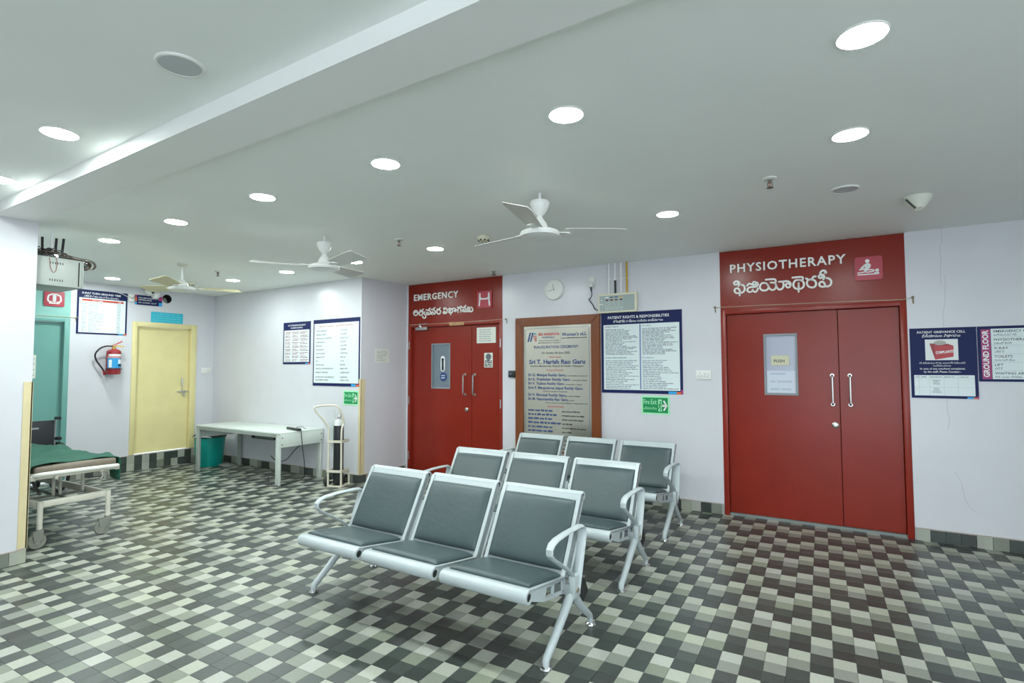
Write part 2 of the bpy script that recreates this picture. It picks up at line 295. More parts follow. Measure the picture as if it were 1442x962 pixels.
g = G(); [g.box(x-.03, x+.03, -3.39, -3.33, 0, 2.5) for x in (-.1, 1.05)]; [g.box(4.23, 4.29, y-.03, y+.03, .6, 2.5) for y in (-1.7, 0)]; struct(g.obj('window_1', mat('dark_mullion', (.10, .10, .10), .4)))
g = G(); g.box(-5.4, -1.2, -3.42, -3.3, 0, 2.72); g.box(2.2, 4.4, -3.42, -3.3, 0, 2.72); g.box(-1.2, 2.2, -3.42, -3.3, 2.5, 2.72); struct(g.obj('wall_front', WALL))
# ceilings and the shallow beam between them
def beam_y(x, near): return (1.333 if near else 1.595) - .0375*(x)
g = G(); g.add([(-9.0, 1.75, H), (4.4, 1.35, H), (4.4, 6.05, H), (-9.0, 6.05, H), (-9.0, 1.75, H+.1), (4.4, 1.35, H+.1), (4.4, 6.05, H+.1), (-9.0, 6.05, H+.1)],
               [(0,3,2,1),(4,5,6,7),(0,1,5,4),(1,2,6,5),(2,3,7,6),(3,0,4,7)])
ceiling = struct(g.obj('ceiling', CEIL, smooth=False))
g = G(); g.box(-5.6, 4.4, -3.5, 1.7, 2.70, 2.80); struct(g.obj('ceiling.001', CEIL, smooth=False))
g = G(); x0, x1 = -6.2, 4.4
g.prism([(x0, beam_y(x0, 1)), (x1, beam_y(x1, 1)), (x1, beam_y(x1, 0)), (x0, beam_y(x0, 0))], 2.62, 2.70, 'xy')
struct(g.obj('trim_1', BEAMW, smooth=False))
# floor: slab, tiles of 4 x 4 cells, each cell its own raised pad
g = G(); g.box(-9.0, 4.4, -3.5, 6.1, -.12, -.006); floor = struct(g.obj('floor', GROUT, smooth=False))
GX, GY, CELL = -.18114, 4.25153, .1
OFF = [2, 0, 2, 3]
def tile_geo():
    g = G(); a, h, b = .0007, .0014, .0009
    g.box(-.1994, .1994, -.1994, .1994, -.006, -h, 4)
    for ci in range(4):
        for k in range(4):
            t = (k-OFF[ci]) % 4
            x0, x1 = -.2+ci*.1, -.1+ci*.1; y1, y0 = .2-k*.1, .1-k*.1
            l, r, d, u = x0+a, x1-a, y0+a, y1-a
            g.add([(l, d, -h), (r, d, -h), (r, u, -h), (l, u, -h), (l+b, d+b, 0), (r-b, d+b, 0), (r-b, u-b, 0), (l+b, u-b, 0)],
                  [(4,5,6,7),(0,1,5,4),(1,2,6,5),(2,3,7,6),(3,0,4,7)], t)
    return g
TMATS = [TL, TM, TD, TK, GROUT]
def project(x, y, z=0):
    d = Vector((x, y, z-CAM_H)); w = d.dot(fw)
    if w < .2: return None
    return 721+760.113*d.dot(rt)/w, 481-760.113*d.dot(up)/w, w
spots = []
for i in range(-22, 12):
    for j in range(-17, 5):
        cx, cy = GX+.4*i+.2, GY+.4*j+.2
        if cx < -8.9 or cx > 4.3 or cy > 6.05 or cy < -3.4: continue
        if cy > FA.o[1]-.02782*cx+.2 and cx > -5.2: continue
        if cx < -5.25 and cy > FT.o[1]-.04455*cx+.2: continue
        if cx < -5.5 and cy < 1.6: continue
        q = project(cx, cy); sc = 0
        if q and -25 < q[0] < 1467 and q[1] < 990: sc = 1/q[2]**2/q[2]
        spots.append((sc, cx, cy))
spots.sort(reverse=True)
tmesh = None
for n, (sc, cx, cy) in enumerate(spots[:298]):
    if tmesh is None:
        o = tile_geo().obj('tile', TMATS, floor, smooth=False); tmesh = o.data
    else:
        o = bpy.data.objects.new('tile', tmesh); C.objects.link(o); o.parent = floor
    o.location = (cx, cy, 0)
g = G(); base = tile_geo()
for sc, cx, cy in spots[298:]:
    g.add([(x+cx, y+cy, z) for x, y, z in base.v], [], 0)
    b = len(g.v)-len(base.v); g.f += [tuple(i+b for i in f) for f in base.f]; g.m += base.m
o = g.obj('paving_tiles', TMATS, floor, smooth=False); o['kind'] = 'stuff'
# skirting tiles
def skirting(name, F, a, b, z0, z1, rows, seed, pattern, w=.1, cap=True, d0=0):
    rr = random.Random(seed); root = G().box(F.s_(a), F.s_(b), -.004-d0, 0, z0, z1)
    if cap: root.box(F.s_(a), F.s_(b), -.0135-d0, 0, z1, z1+.006, 1)
    root = struct(root.obj(name, [GROUT, mat('skirting_mortar', (.42, .36, .30), .8, var=.1, scale=20)], None, (F.o[0], F.o[1], 0), F.rz))
    s, e = F.s_(a), F.s_(b); n = 0; h = (z1-z0)/rows; x = s; cache = {}
    while x < e-.01:
        for r in range(rows):
            m = pattern(n, r, rr); ww = min(w, e-x)
            key = (m.name, round(ww, 4))
            if key not in cache:
                o = G().box(0, ww-.003, -.012-d0, -.003-d0, 0, h-.003).obj('tile', m, root, smooth=False); cache[key] = o.data
            else:
                o = bpy.data.objects.new('tile', cache[key]); C.objects.link(o); o.parent = root
            o.location = (x+.0015, 0, z0+.0015+r*h)
        x += w; n += 1
    return root
def pat(seq): return lambda n, r, rr: {'L': TL, 'M': TM, 'D': TD, 'K': TK}[seq[(n+r*3) % len(seq)]]
skirting('baseboard_right', FA, PH1+.005, 4.2, 0, .1, 1, 1, pat('LDDDLMDLLDMLD'))
skirting('baseboard_back', FA, AL1+.005, PH0-.005, 0, .1, 1, 2, pat('DLLDLMDLLDMLDLL'))
skirting('baseboard_back_left', FT, -8.62, -5.16, 0, .1, 1, 3, pat('DLLMD'), w=.0985)
skirting('baseboard_return', FR, 5.10, 5.93, 0, .1, 1, 4, pat('DLDLMDL'))
skirting('baseboard_near_left', FP, -1.6, 1.80, 0, .1, 1, 5, pat('DLMLLD'), w=.1)
seqs = {0: 'MLDLLMDLMLDMLLDMLDD', 1: 'LLDDLDDDLDLDLDDLMDD'}
def plinth(n, r, rr): return {'L': TL, 'M': TM, 'D': TD, 'K': TK}['MLDMLLDLDLDMDLDD'[n % 16] if r == 0 else 'LLDLDDDLDLDLDDLD'[n % 16]]
skirting('baseboard_left', FB, 3.33, 5.30, .0, .215, 2, 6, plinth, w=.1)
# cream corner guards, cracks
g = G(); g.box(1.747, 1.803, -.006, .0, .112, 1.375); g.box(1.795, 1.806, -.006, .06, .112, 1.375)
struct(g.obj('trim_2', STRIP, None, (FP.o[0], 0, 0), FP.rz))
g = G(); s = FT.s_(-5.19); g.box(s, FT.s_(-5.150), -.006, .004, .105, 1.33); g.box(FT.s_(-5.158), FT.s_(-5.150), -.006, .065, .105, 1.33)
struct(g.obj('trim_3', STRIP, None, (FT.o[0], FT.o[1], 0), FT.rz))
CRACK = mat('crack_line', (.42, .42, .45), .9)
for pts in ([(.927, 2.647), (.926, 2.543), (.91, 2.49), (.916, 2.373), (.908, 2.276), (.912, 2.16)], [(.94, 2.26), (.935, 2.098), (.927, 1.996), (.915, 1.906), (.917, 1.81)],
            [(.921, 1.204), (.918, 1.097), (.93, 1.038), (.918, .949)], [(.95, .6), (.991, .515), (1.006, .401), (1.039, .318), (1.074, .294)]):
    G().ribbon([(FA.s_(x), z) for x, z in pts], .0028, -.0008, 0, smooth=2).obj('crack', CRACK, wall_back)
PIPEHOLE = G()                                            # pipe opening high in the left wall
n = 24; sq = []
for k in range(n):
    a = 2*PI*k/n; c_, s_ = math.cos(a), math.sin(a); q = HS/max(abs(c_), abs(s_)); sq.append(((c_*q, s_*q), (c_*.068, s_*.068)))
hs = FB.s_(HY)
vs = [(hs+p[0], 0, HZ+p[1]) for p, _ in sq]+[(hs+p[0], 0, HZ+p[1]) for _, p in sq]+[(hs+p[0], .11, HZ+p[1]) for _, p in sq]
fs = [(k, (k+1) % n, (k+1) % n+n, k+n) for k in range(n)]
PIPEHOLE.add(vs, fs, 0); PIPEHOLE.add(vs, [(k+n, (k+1) % n+n, (k+1) % n+2*n, k+2*n) for k in range(n)], 1); PIPEHOLE.add(vs, [tuple(2*n+k for k in range(n))], 1)
PIPEHOLE.obj('pipe_opening', [WALL, DARKHOLE], wall_left)
G().tube([(hs-.07, .10, HZ+.0), (hs-.02, .05, HZ-.005), (hs+.02, .09, HZ-.045)], .03, 10).obj('pipe_end', mat('dusty_pipe', (.33, .33, .31), .7), wall_left)

# ---------------------------------------------------------------- doors
def pull_handle(g, x, z0, z1, y=-.02):
    g.tube([(x, y+.02, z0), (x, y-.022, z0), (x, y-.034, z0+.014), (x, y-.034, (z0+z1)/2), (x, y-.034, z1-.014), (x, y-.022, z1), (x, y+.02, z1)], .0095, 10)
    for z in (z0, z1): g.lathe([(.017, y+.02), (.017, y+.012)], 14, 0, (x, 0, z), 'y')
def red_door(name, u0, u1, top, split, win, hz, lockp, leaf_top, bottom):
    """door flush with the wall: frame, header panel up to the ceiling, two recessed leaves"""
    root = bpy.data.objects.new(name, None); C.objects.link(root); root.location = FA.p(u0, 0); root.rotation_euler = (0, 0, FA.rz); struct(root)
    L = u1-u0; ft = .05; dp = .045
    sp = split-u0; lt = leaf_top
    fr = G(); fr.rbox(0, ft, -.005, .1, 0, lt+.045, .004); fr.rbox(L-ft, L, -.005, .1, 0, lt+.045, .004); fr.rbox(ft-.003, L-ft+.003, -.005, .1, lt, lt+.045, .004)
    fr.obj('frame', REDF, root)
    G().box(0, L, 0, .1, lt+.045, H-.006).obj('header_panel', RED, root, smooth=False)
    lf = [(ft+.003, sp-.0025), (sp+.0025, L-ft-.003)]
    for i, (a, b) in enumerate(lf):
        g = G()
        if i == 0:
            wx0, wx1, wz0, wz1 = win[0]-u0, win[1]-u0, win[2], win[3]
            g.box(a, wx0, dp, dp+.04, bottom, lt-.003); g.box(wx1, b, dp, dp+.04, bottom, lt-.003); g.box(wx0, wx1, dp, dp+.04, bottom, wz0); g.box(wx0, wx1, dp, dp+.04, wz1, lt-.003)
        else: g.rbox(a, b, dp, dp+.04, bottom, lt-.003, .003)
        leaf = g.obj('leaf', RED, root, smooth=False)
        hg = G(); pull_handle(hg, hz[i][0]-u0, hz[i][1], hz[i][2], dp-.02); hg.obj('pull_handle', STEEL, leaf)
        if i == 0:
            wf = G()
            for bx in ((wx0-.012, wx1+.012, wz1-.006, wz1+.012), (wx0-.012, wx1+.012, wz0-.012, wz0+.006), (wx0-.012, wx0+.006, wz0, wz1), (wx1-.006, wx1+.012, wz0, wz1)):
                wf.box(bx[0], bx[1], dp-.006, dp+.02, bx[2], bx[3])
            wf.obj('window_bead', mat('grey_bead', (.24, .27, .29), .4), leaf, smooth=False)
            G().box(wx0, wx1, dp+.012, dp+.018, wz0, wz1).obj('window_pane', GLASS if u0 > -2 else GLASS2, leaf, smooth=False)
            lk = G(); lk.lathe([(.027, dp+.002), (.027, dp-.012), (.02, dp-.016), (.012, dp-.017), (0, dp-.017)], 20, 0, (lockp[0]-u0, 0, lockp[1]), 'y')
            lk.obj('lock', STEEL, leaf)
    G().box(ft, L-ft, dp+.045, .1, 0, lt).obj('backing', DARKHOLE, root, smooth=False)
    return root, dp
d1, dp = red_door('door_1', PH0, PH1, 2.015, .148, (-.470, -.200, 1.215, 1.787), [(.093, 1.13, 1.397), (.232, 1.13, 1.397)], (.107, .94), 2.01, .025)
d2, _ = red_door('door_2', AL0, AL1, 2.05, -4.012, (-4.683, -4.380, 1.200, 1.797), [(-4.115, 1.118, 1.382), (-3.957, 1.118, 1.382)], (-4.087, .92), 2.043, .015)
G().box(.0, PH1-PH0, .02, .06, .0, .022).obj('threshold', mat('grey_threshold', (.22, .24, .23), .4), d1, smooth=False)
for x, z in ((-5.06, 1.79), (-5.06, 1.02), (-5.06, .25), (-3.527, 1.79), (-3.527, 1.015)):
    G().tube([(x-AL0, -.009, z-.055), (x-AL0, -.009, z+.055)], .008, 8).obj('hinge', STEEL, d2)
g = G(); x = -4.85-AL0; g.rbox(x-.105, x+.11, -.01, .05, 2.0, 2.045, .008); g.lathe([(.028, 2.04), (.028, 2.062), (.015, 2.075)], 14, 0, (x-.02, .01, 0)); g.rbox(x-.02, x+.125, -.02, -.005, 2.078, 2.09, .003); g.rbox(x-.03, x, -.022, .03, 2.06, 2.09, .004)
g.obj('door_closer', STEEL, d2)

# yellow door on its plinth, recessed in the left wall
d3 = bpy.data.objects.new('door_3', None); C.objects.link(d3); d3.location = FB.p(4.055, .215); d3.rotation_euler = (0, 0, FB.rz); struct(d3)
g = G(); L = .92; top = 1.942; t = .066
g.rbox(0, t, -.012, .10, .013, top, .004); g.rbox(L-t-.02, L, -.012, .10, .013, top, .004); g.rbox(t-.003, L-t-.017, -.012, .10, top-t, top, .004)
g.obj('frame', YEL, d3)
leaf = G().rbox(t+.003, L-t-.023, .045, .085, .018, top-t-.003, .003).obj('leaf', YEL, d3, smooth=False)
g = G(); g.tube([(.735, .036, .895), (.735, .022, .90), (.735, .02, 1.0)], .006, 8); g.tube([(.73, .02, .99), (.73, .02, 1.10)], .008, 8)
g.rbox(.722, .748, .03, .045, .985, 1.105, .003); g.obj('handle', STEEL, leaf)
g = G(); g.tube([(.66, .03, .897), (.83, .03, .897)], .0065, 8); g.rbox(.70, .735, .026, .045, .88, .915, .003); g.rbox(.77, .80, .026, .045, .88, .915, .003); g.rbox(.745, .775, .018, .034, .82, .885, .004)
g.obj('latch_bolt', STEEL, leaf)

# teal door, its frame and the teal paint above
d4 = bpy.data.objects.new('door_4', None); C.objects.link(d4); d4.location = FB.p(2.20, 0); d4.rotation_euler = (0, 0, FB.rz); struct(d4)
L = 1.112; g = G(); g.rbox(L-.062, L, -.012, .1, 0, 2.14, .004); g.rbox(0, .05, -.012, .1, 0, 2.14, .004); g.rbox(.047, L-.059, -.012, .1, 2.09, 2.14, .004); g.obj('frame', TEAL, d4)
G().box(0, L, -.0, .1, 2.14, H-.004).obj('header_panel', mat('teal_header', (.26, .54, .48), .4, var=.03), d4, smooth=False)
G().rbox(.053, L-.065, .05, .09, .01, 2.087, .003).obj('leaf', TEAL, d4, smooth=False)

# raised lettering and pictogram plates on the doors
def lettering(name, label, F, u0, texts, strokes, groups, sw, d=.004):
    o = wall_thing(name, label, 'sign', F, u0, 0, d)
    for body, a, b, z, size in texts:
        g = G().text(body, 0, 0, size, 0, bold=.016, depth=.012, track=1.16)
        w = max(v[0] for v in g.v)-min(v[0] for v in g.v); lo = min(v[0] for v in g.v); k = (b-a)/w
        g.v = [((v[0]-lo)*k+a-u0, v[1]-.006, v[2]+z) for v in g.v]
        # one mesh per letter: split the text into its loose pieces
        par = list(range(len(g.v)))
        def find(i):
            while par[i] != i: par[i] = par[par[i]]; i = par[i]
            return i
        for f in g.f:
            for q in f[1:]: par[find(q)] = find(f[0])
        sets = {}
        for i in range(len(g.v)): sets.setdefault(find(i), []).append(i)
        for root_, idx in sorted(sets.items(), key=lambda t: min(g.v[i][0] for i in t[1])):
            mp = {i: n for n, i in enumerate(idx)}; s_ = set(idx); L = G(); fs = [tuple(mp[i] for i in f) for f in g.f if f[0] in s_]
            L.add([g.v[i] for i in idx], fs).obj('letter', mat('white_letter', (.88, .88, .83), .4), o)
    for grp in groups:
        g = G()
        for k in grp: g.ribbon([(x-u0, z) for x, z in strokes[k]], sw, -.012, 0)
        g.obj('letter', mat('white_letter', (.88, .88, .83), .4), o)
    return o
lettering('door_lettering', 'raised white letters reading PHYSIOTHERAPY, with Telugu below, over the wide red door', FA, -.77, [('PHYSIOTHERAPY', -.768, .229, 2.428, .118)], TELUGU_PHYSIO, [(0, 1, 2), (3, 4, 5), (6, 7, 8, 9, 10), (11, 12, 13, 14, 15), (16, 17), (18, 19, 20)], .0168)
lettering('door_lettering', 'raised white letters reading EMERGENCY, with Telugu below, over the far red door', FA, -4.98, [('EMERGENCY', -4.974, -4.196, 2.421, .124)], TELUGU_EMERGENCY, [(0, 1), (2, 3, 4, 5), (6, 7), (8, 9), (10, 11), (12, 13), (14, 15, 16), (17, 18), (19, 20, 21, 22, 23, 24)], .0165)
def rounded(x0, x1, z0, z1, r, n=5):
    pts = []
    for cx, cz, a0 in ((x1-r, z0+r, -90), (x1-r, z1-r, 0), (x0+r, z1-r, 90), (x0+r, z0+r, 180)):
        for k in range(n+1):
            a = math.radians(a0+90*k/n); pts.append((cx+r*math.cos(a), cz+r*math.sin(a)))
    return pts
o = wall_thing('pictogram_plate', 'crimson rounded plate with white figure massaging a lying patient', 'sign', FA, .4, 2.36, .004)
G().prism(rounded(-.105, .105, -.105, .107, .02), -.014, 0).obj('plate', CRIM, o)
g = G(); q = lambda p: (p[0]-.4, p[1]-2.36)
g.disc(-.008, .067, .0165, -.0155, -.0138, 16)
for pts, w in (([(.388, 2.400), (.366, 2.384), (.348, 2.366)], .017), ([(.335, 2.354), (.366, 2.357)], .014), ([(.395, 2.400), (.408, 2.390), (.402, 2.368), (.383, 2.357), (.374, 2.345)], .018), ([(.39, 2.385), (.38, 2.37)], .016),
               ([(.318, 2.324), (.372, 2.330), (.382, 2.345), (.43, 2.345), (.440, 2.335), (.42, 2.328), (.385, 2.326)], .010), ([(.318, 2.307), (.471, 2.306)], .010), ([(.446, 2.313), (.472, 2.315)], .014)):
    g.ribbon([q(p) for p in pts], w, -.0155, -.0138)
g.disc(.063, -.022, .0145, -.0155, -.0138, 14); g.obj('figure', WPRINT, o)
o = wall_thing('pictogram_plate', 'crimson square plate with two white stretcher bearers on the far red door', 'sign', FA, -3.77, 2.361, .004)
G().prism(rounded(-.113, .113, -.11, .11, .008), -.012, 0).obj('plate', CRIM, o)
g = G()
for sx in (-1, 1):
    g.disc(sx*.07, .072, .014, -.0135, -.0118, 12); g.ribbon([(sx*.07, .05), (sx*.072, .0)], .026, -.0135, -.0118); g.ribbon([(sx*.072, 0), (sx*.08, -.075)], .022, -.0135, -.0118); g.ribbon([(sx*.066, .035), (sx*.04, .01)], .012, -.0135, -.0118)
g.ribbon([(-.05, .008), (.05, .008)], .018, -.0135, -.0118); g.obj('figure', WPRINT, o)
o = wall_thing('pictogram_plate', 'crimson plate with white x-ray machine symbol on the teal header', 'sign', FB, 3.13, 2.385, .004)
G().prism(rounded(-.108, .108, -.10, .10, .018), -.012, 0).obj('plate', CRIM, o)
g = G()
for sx in (-1, 1): g.ribbon([(sx*.03, .052), (sx*.062, .035), (sx*.066, -.03), (sx*.03, -.045)], .018, -.0135, -.0118)
g.ribbon([(-.03, .06), (.03, .06)], .014, -.0135, -.0118); g.ribbon([(0, .045), (0, -.03)], .036, -.0135, -.0118, smooth=0); g.ribbon([(-.05, -.06), (.05, -.06)], .014, -.0135, -.0118); g.obj('symbol', WPRINT, o)

# papers and fittings on the doors and the wall
def paper(label, F, u0, u1, z0, z1, d, seed, n, m=PAPER2, ink=GREY_INK, extra=None, name='paper_notice', margin=.12, h=.45):
    o = wall_thing(name, label, 'notice', F, (u0+u1)/2, z0, d); w = abs(F.s_(u1)-F.s_(u0)); hh = z1-z0
    G().box(-w/2, w/2, -.0016, 0, 0, hh).obj('sheet', m, o, smooth=False)
    if n: G().lines(-w/2+w*margin, w/2-w*margin, hh*.82, hh*.12, n, hh/n*.7*h, seed, -.0022).obj('printed_text', ink, o, smooth=False)
    if extra: extra(o, w, hh)
    return o
paper('white paper notice in clear sleeve, high on the emergency door right leaf', FA, -3.927, -3.627, 1.796, 2.001, -.040, 3, 6)
def shoes(o, w, h):
    g = G(); g.lathe([(.045, -.0028), (.039, -.0028)], 24, 0, (0, 0, h*.72), 'y'); g.ribbon([(-.025, h*.76), (.004, h*.70)], .018, -.0028, -.002); g.ribbon([(0, h*.66), (.026, h*.72)], .016, -.0028, -.002); g.obj('no_footwear_symbol', GREY_INK, o)
    G().lines(-w*.42, w*.42, h*.40, h*.06, 4, .016, 5, -.0024).obj('printed_text', INK, o, smooth=False)
paper('small notice with crossed shoe symbol on emergency door right leaf', FA, -3.808, -3.676, 1.478, 1.667, -.040, 4, 0, extra=shoes)
paper('cream square notice on the short return wall beside the emergency door', FR, 5.34, 5.60, 1.547, 1.73, 0, 6, 7)
def push(o, w, h): G().text('PUSH', -w*.36, h*.3, h*.42, -.0022, bold=.02).obj('lettering', INK, o, smooth=False)
paper('yellowed paper label reading PUSH taped on the physiotherapy door pane', FA, -.418, -.262, 1.492, 1.588, -.052, 7, 0, m=mat('aged_paper', (.62, .60, .42), .6), extra=push)
paper('thin translucent paper on lower half of physiotherapy door pane', FA, -.46, -.21, 1.225, 1.44, -.0535, 8, 3, m=mat('translucent_paper', (.60, .64, .72), .5), ink=mat('faint_print', (.45, .50, .60), .6))
paper('pale notice sheet on the teal door behind the pillar', FB, 2.86, 2.985, 1.35, 1.65, -.048, 9, 7)
o = wall_thing('dried_garland', 'orange dried leaf garland hung over the emergency door', 'garland', FA, -4.23, 2.06, 0)
g = G()
for k in range(8):
    x = -.115+k*.031; g.prism([(x, .022), (x+.028, .022), (x+.024, -.012), (x+.012, -.024), (x+.002, -.012)], -.012, -.006)
g.obj('leaves', mat('dry_leaf', (.55, .33, .16), .7, var=.2, scale=30), o); G().tube([(-.13, -.012, .024), (.14, -.012, .022)], .003, 6).obj('thread', mat('thread_cotton', (.55, .45, .30), .8), o)
def string(label, F, pts, nails):
    o = wall_thing('door_string', label, 'string', F, pts[0][0], 0, 0); b = pts[0][0]
    G().tube([(F.s_(u)-F.s_(b), -.009, z) for u, z in pts], .003, 6).obj('thread', mat('thread_cotton', (.55, .45, .30), .8), o)
    for u, z in nails:
        g = G(); x = F.s_(u)-F.s_(b); g.lathe([(.005, .0), (.005, -.018), (.011, -.02), (.008, -.024)], 10, 0, (x, 0, z), 'y'); g.ribbon([(x, z), (x+.004, z-.05)], .012, -.004, -.001); g.obj('nail', mat('rusty_nail', (.25, .19, .13), .7), o)
string('brown string with nails stretched across the top of the physiotherapy door', FA, [(-.922, 2.085), (-.4, 2.080), (.2, 2.073), (.64, 2.062), (.712, 2.075)], [(-.922, 2.088), (.712, 2.078)])
string('pale string stretched across the top of the emergency door', FA, [(-5.07, 2.082), (-4.3, 2.080), (-3.44, 2.088)], [(-5.07, 2.082), (-3.44, 2.088)])
string('pale string from the teal door frame to the x-ray poster', FB, [(2.6, 2.150), (2.98, 2.156), (3.375, 2.157)], [(3.375, 2.157)])
o = wall_thing('door_sticker', 'tall white key-shaped sticker on the emergency door pane', 'sticker', FA, -4.505, 1.43, -.053)
g = G(); g.ribbon([(0, .03), (0, .17)], .075, -.002, 0, smooth=0); g.obj('backing_sheet', WPRINT, o)
g = G(); g.ribbon([(0, .02), (0, .13)], .035, -.0035, -.002, smooth=0); g.disc(0, .155, .022, -.0035, -.002); g.obj('printed_mark', INK, o)
o = wall_thing('door_sticker', 'round blue sticker low on the emergency door pane', 'sticker', FA, -4.495, 1.35, -.053)
G().disc(0, 0, .06, -.002, 0, 24).obj('blue_disc', BLUEINK, o); G().lines(-.035, .035, .012, -.02, 2, .012, 2, -.0025).obj('printed_mark', WPRINT, o, smooth=False)

# ---------------------------------------------------------------- posters
def poster(label, F, u0, u1, z0, z1, name='poster', board=NAVY, cat='poster', th=.006, swatch=True, d=.0):
    o = wall_thing(name, label, cat, F, u0, z0, d); w = F.s_(u1)-F.s_(u0); h = z1-z0
    G().box(0, w, -th, 0, 0, h).obj('board', board, o, smooth=False)
    if swatch:
        s = w/.9; y = -th-.0008
        for nm, a, b, c_, e, m in (('corner_swatch', .150, .065, 0, .028, CYAN), ('corner_swatch', .065, .012, 0, .022, ORANGE), ('corner_swatch', .022, 0, 0, .045, MAGENTA)):
            G().box(w-a*s, w-b*s, y, -th, c_, e*s).obj(nm, m, o, smooth=False)
    return o, w, h, -th
def sheet(o, x0, x1, z0, z1, y, m=PAPER, name='white_panel'): G().box(x0, x1, y-.0008, y, z0, z1).obj(name, m, o, smooth=False); return y-.0008
YT = -.0008
o, w, h, y = poster('navy poster of patient rights and responsibilities, below the gas alarm panel', FA, -2.163, -1.257, 1.190, 2.090)
g = G(); g.text('PATIENT RIGHTS & RESPONSIBILITIES', w*.47, h-.068, .042, y+YT, 'CENTER', .015); g.text('రోగియొక్క హక్కులు మరియు బాధ్యతలు', w*.47, h-.112, .034, y+YT, 'CENTER', .01); g.obj('title_text', WPRINT, o, smooth=False)
yy = sheet(o, .028, w-.028, .036, h-.135, y)
G().box(w*.492, w*.508, yy-.0008, yy, .045, h-.14).obj('divider', mat('divider_blue', (.16, .22, .42), .4), o, smooth=False)
g = G(); g.text('PATIENT RIGHTS', .045, h-.165, .021, yy+YT, bold=.01); g.text('PATIENT RESPONSIBILITIES', .045, .385, .021, yy+YT, bold=.01); g.text('రోగి హక్కులు', w*.52, h-.165, .02, yy+YT); g.text('రోగి బాధ్యతలు', w*.52, .385, .02, yy+YT); g.obj('heading_text', BLUEINK, o, smooth=False)
g = G()
for x0, x1, sd in ((.05, w*.478, 1), (w*.525, w-.045, 2)):
    g.lines(x0, x1, h-.195, .425, 19, .0105, sd, yy+YT, fill=(.5, 1)); g.lines(x0, x1, .355, .05, 17, .0105, sd+5, yy+YT, fill=(.45, 1))
g.obj('printed_text', GREY_INK, o, smooth=False)

o, w, h, y = poster('large white services list poster with navy border on the table wall', FT, -6.105, -5.178, 1.233, 2.138)
yy = sheet(o, .02, w-.02, .038, h-.055, y)
G().text('SERVICES AVAILABLE AT SRI HARINYA HOSPITALS', w/2, h-.105, .030, yy+YT, 'CENTER', .01, sx=1.02).obj('title_text', REDINK, o, smooth=False)
g = G(); z = h-.165
en = ['GENERAL MEDICINE', 'GENERAL SURGERY', 'GYNECOLOGY & OBSTETRICS', 'PULMONOLOGY', 'PEDIATRICS', 'ORTHOPEDICS', 'PLASTIC SURGERY', 'DERMATOLOGY', 'ENT', 'CRITICAL CARE', 'SURGICAL GASTROENTEROLOGY', 'EMERGENCY MEDICINE', 'ARTHROSCOPIC AND KNEE JOINT', 'REPLACEMENT SURGERY']
te = ['జనరల్ మెడిసిన్', 'జనరల్ సర్జరీ', 'గైనకాలజీ ప్రసూతి', 'పల్మనాలజీ', 'పిడియాట్రిక్స్', 'ఆర్థోపెడిక్స్', 'ప్లాస్టిక్ సర్జరీ', 'డెర్మటాలజీ', 'ఇ.ఎన్.టి', 'క్రిటికల్ కేర్', 'సర్జికల్ గాస్ట్రో', 'ఎమర్జెన్సీ మెడిసిన్', 'ఆర్థ్రోస్కోపిక్ &', 'రీప్లేస్మెంట్ సర్జరీ']
for i, (a, b) in enumerate(zip(en, te)):
    g.text(a, .06, z, .024, yy+YT, bold=.012); g.text(b, w*.60, z, .022, yy+YT, bold=.01); z -= (.0515 if i not in (11, 12) else (.063 if i == 11 else .04))
g.obj('list_text', INK, o, smooth=False)

o, w, h, y = poster('small white three-column list poster with navy heading, left of the services list', FT, -6.777, -6.170, 1.530, 2.131)
g = G(); g.text('LIST OF INSURANCES AVAILABLE AT', w/2, h-.055, .028, y+YT, 'CENTER', .015, sx=.86); g.text('SRI HARINYA HOSPITALS', w/2, h-.092, .028, y+YT, 'CENTER', .015, sx=.86); g.obj('title_text', WPRINT, o, smooth=False)
yy = sheet(o, .022, w-.022, .03, h-.115, y); g = G()
for c_, (x0, x1) in enumerate(((.05, .17), (.21, .36), (.385, .565))):
    for r in range(9): z = h-.15-r*.049; g.lines(x0, x1, z, z-.019, 2, .011, c_*20+r, yy+YT, fill=(.5, 1))
g.obj('printed_text', mat('maroon_print', (.30, .10, .13), .5), o, smooth=False)

o, w, h, y = poster('navy bordered x-ray turn around time chart beside the fire extinguisher', FB, 3.380, 3.980, 1.946, 2.550)
g = G(); g.text('X-RAY TURN AROUND TIME', w*.47, h-.058, .036, y+YT, 'CENTER', .02); g.text('ఎక్స్-రే తీయుటకు పట్టు సమయం', w*.47, h-.098, .03, y+YT, 'CENTER', .01); g.obj('title_text', WPRINT, o, smooth=False)
yy = sheet(o, .022, w-.022, .02, h-.112, y); y3 = sheet(o, .055, w-.05, h-.155, h-.128, yy, mat('red_bar', (.52, .055, .03), .4), 'red_bar')
g = G(); g.text('X-RAY NAMES', .17, h-.150, .02, y3+YT, bold=.01); g.text('TIME', w-.12, h-.150, .02, y3+YT, bold=.01); g.obj('bar_text', WPRINT, o, smooth=False)
g = G(); g.lines(.05, .11, h-.178, .035, 19, .012, 1, yy+YT, fill=(.8, 1)); g.lines(.13, .31, h-.178, .035, 19, .012, 2, yy+YT, fill=(.2, .95)); g.lines(w-.13, w-.085, h-.178, .035, 19, .012, 3, yy+YT, fill=(.8, 1)); g.obj('printed_text', mat('pale_print', (.36, .42, .44), .5), o, smooth=False)

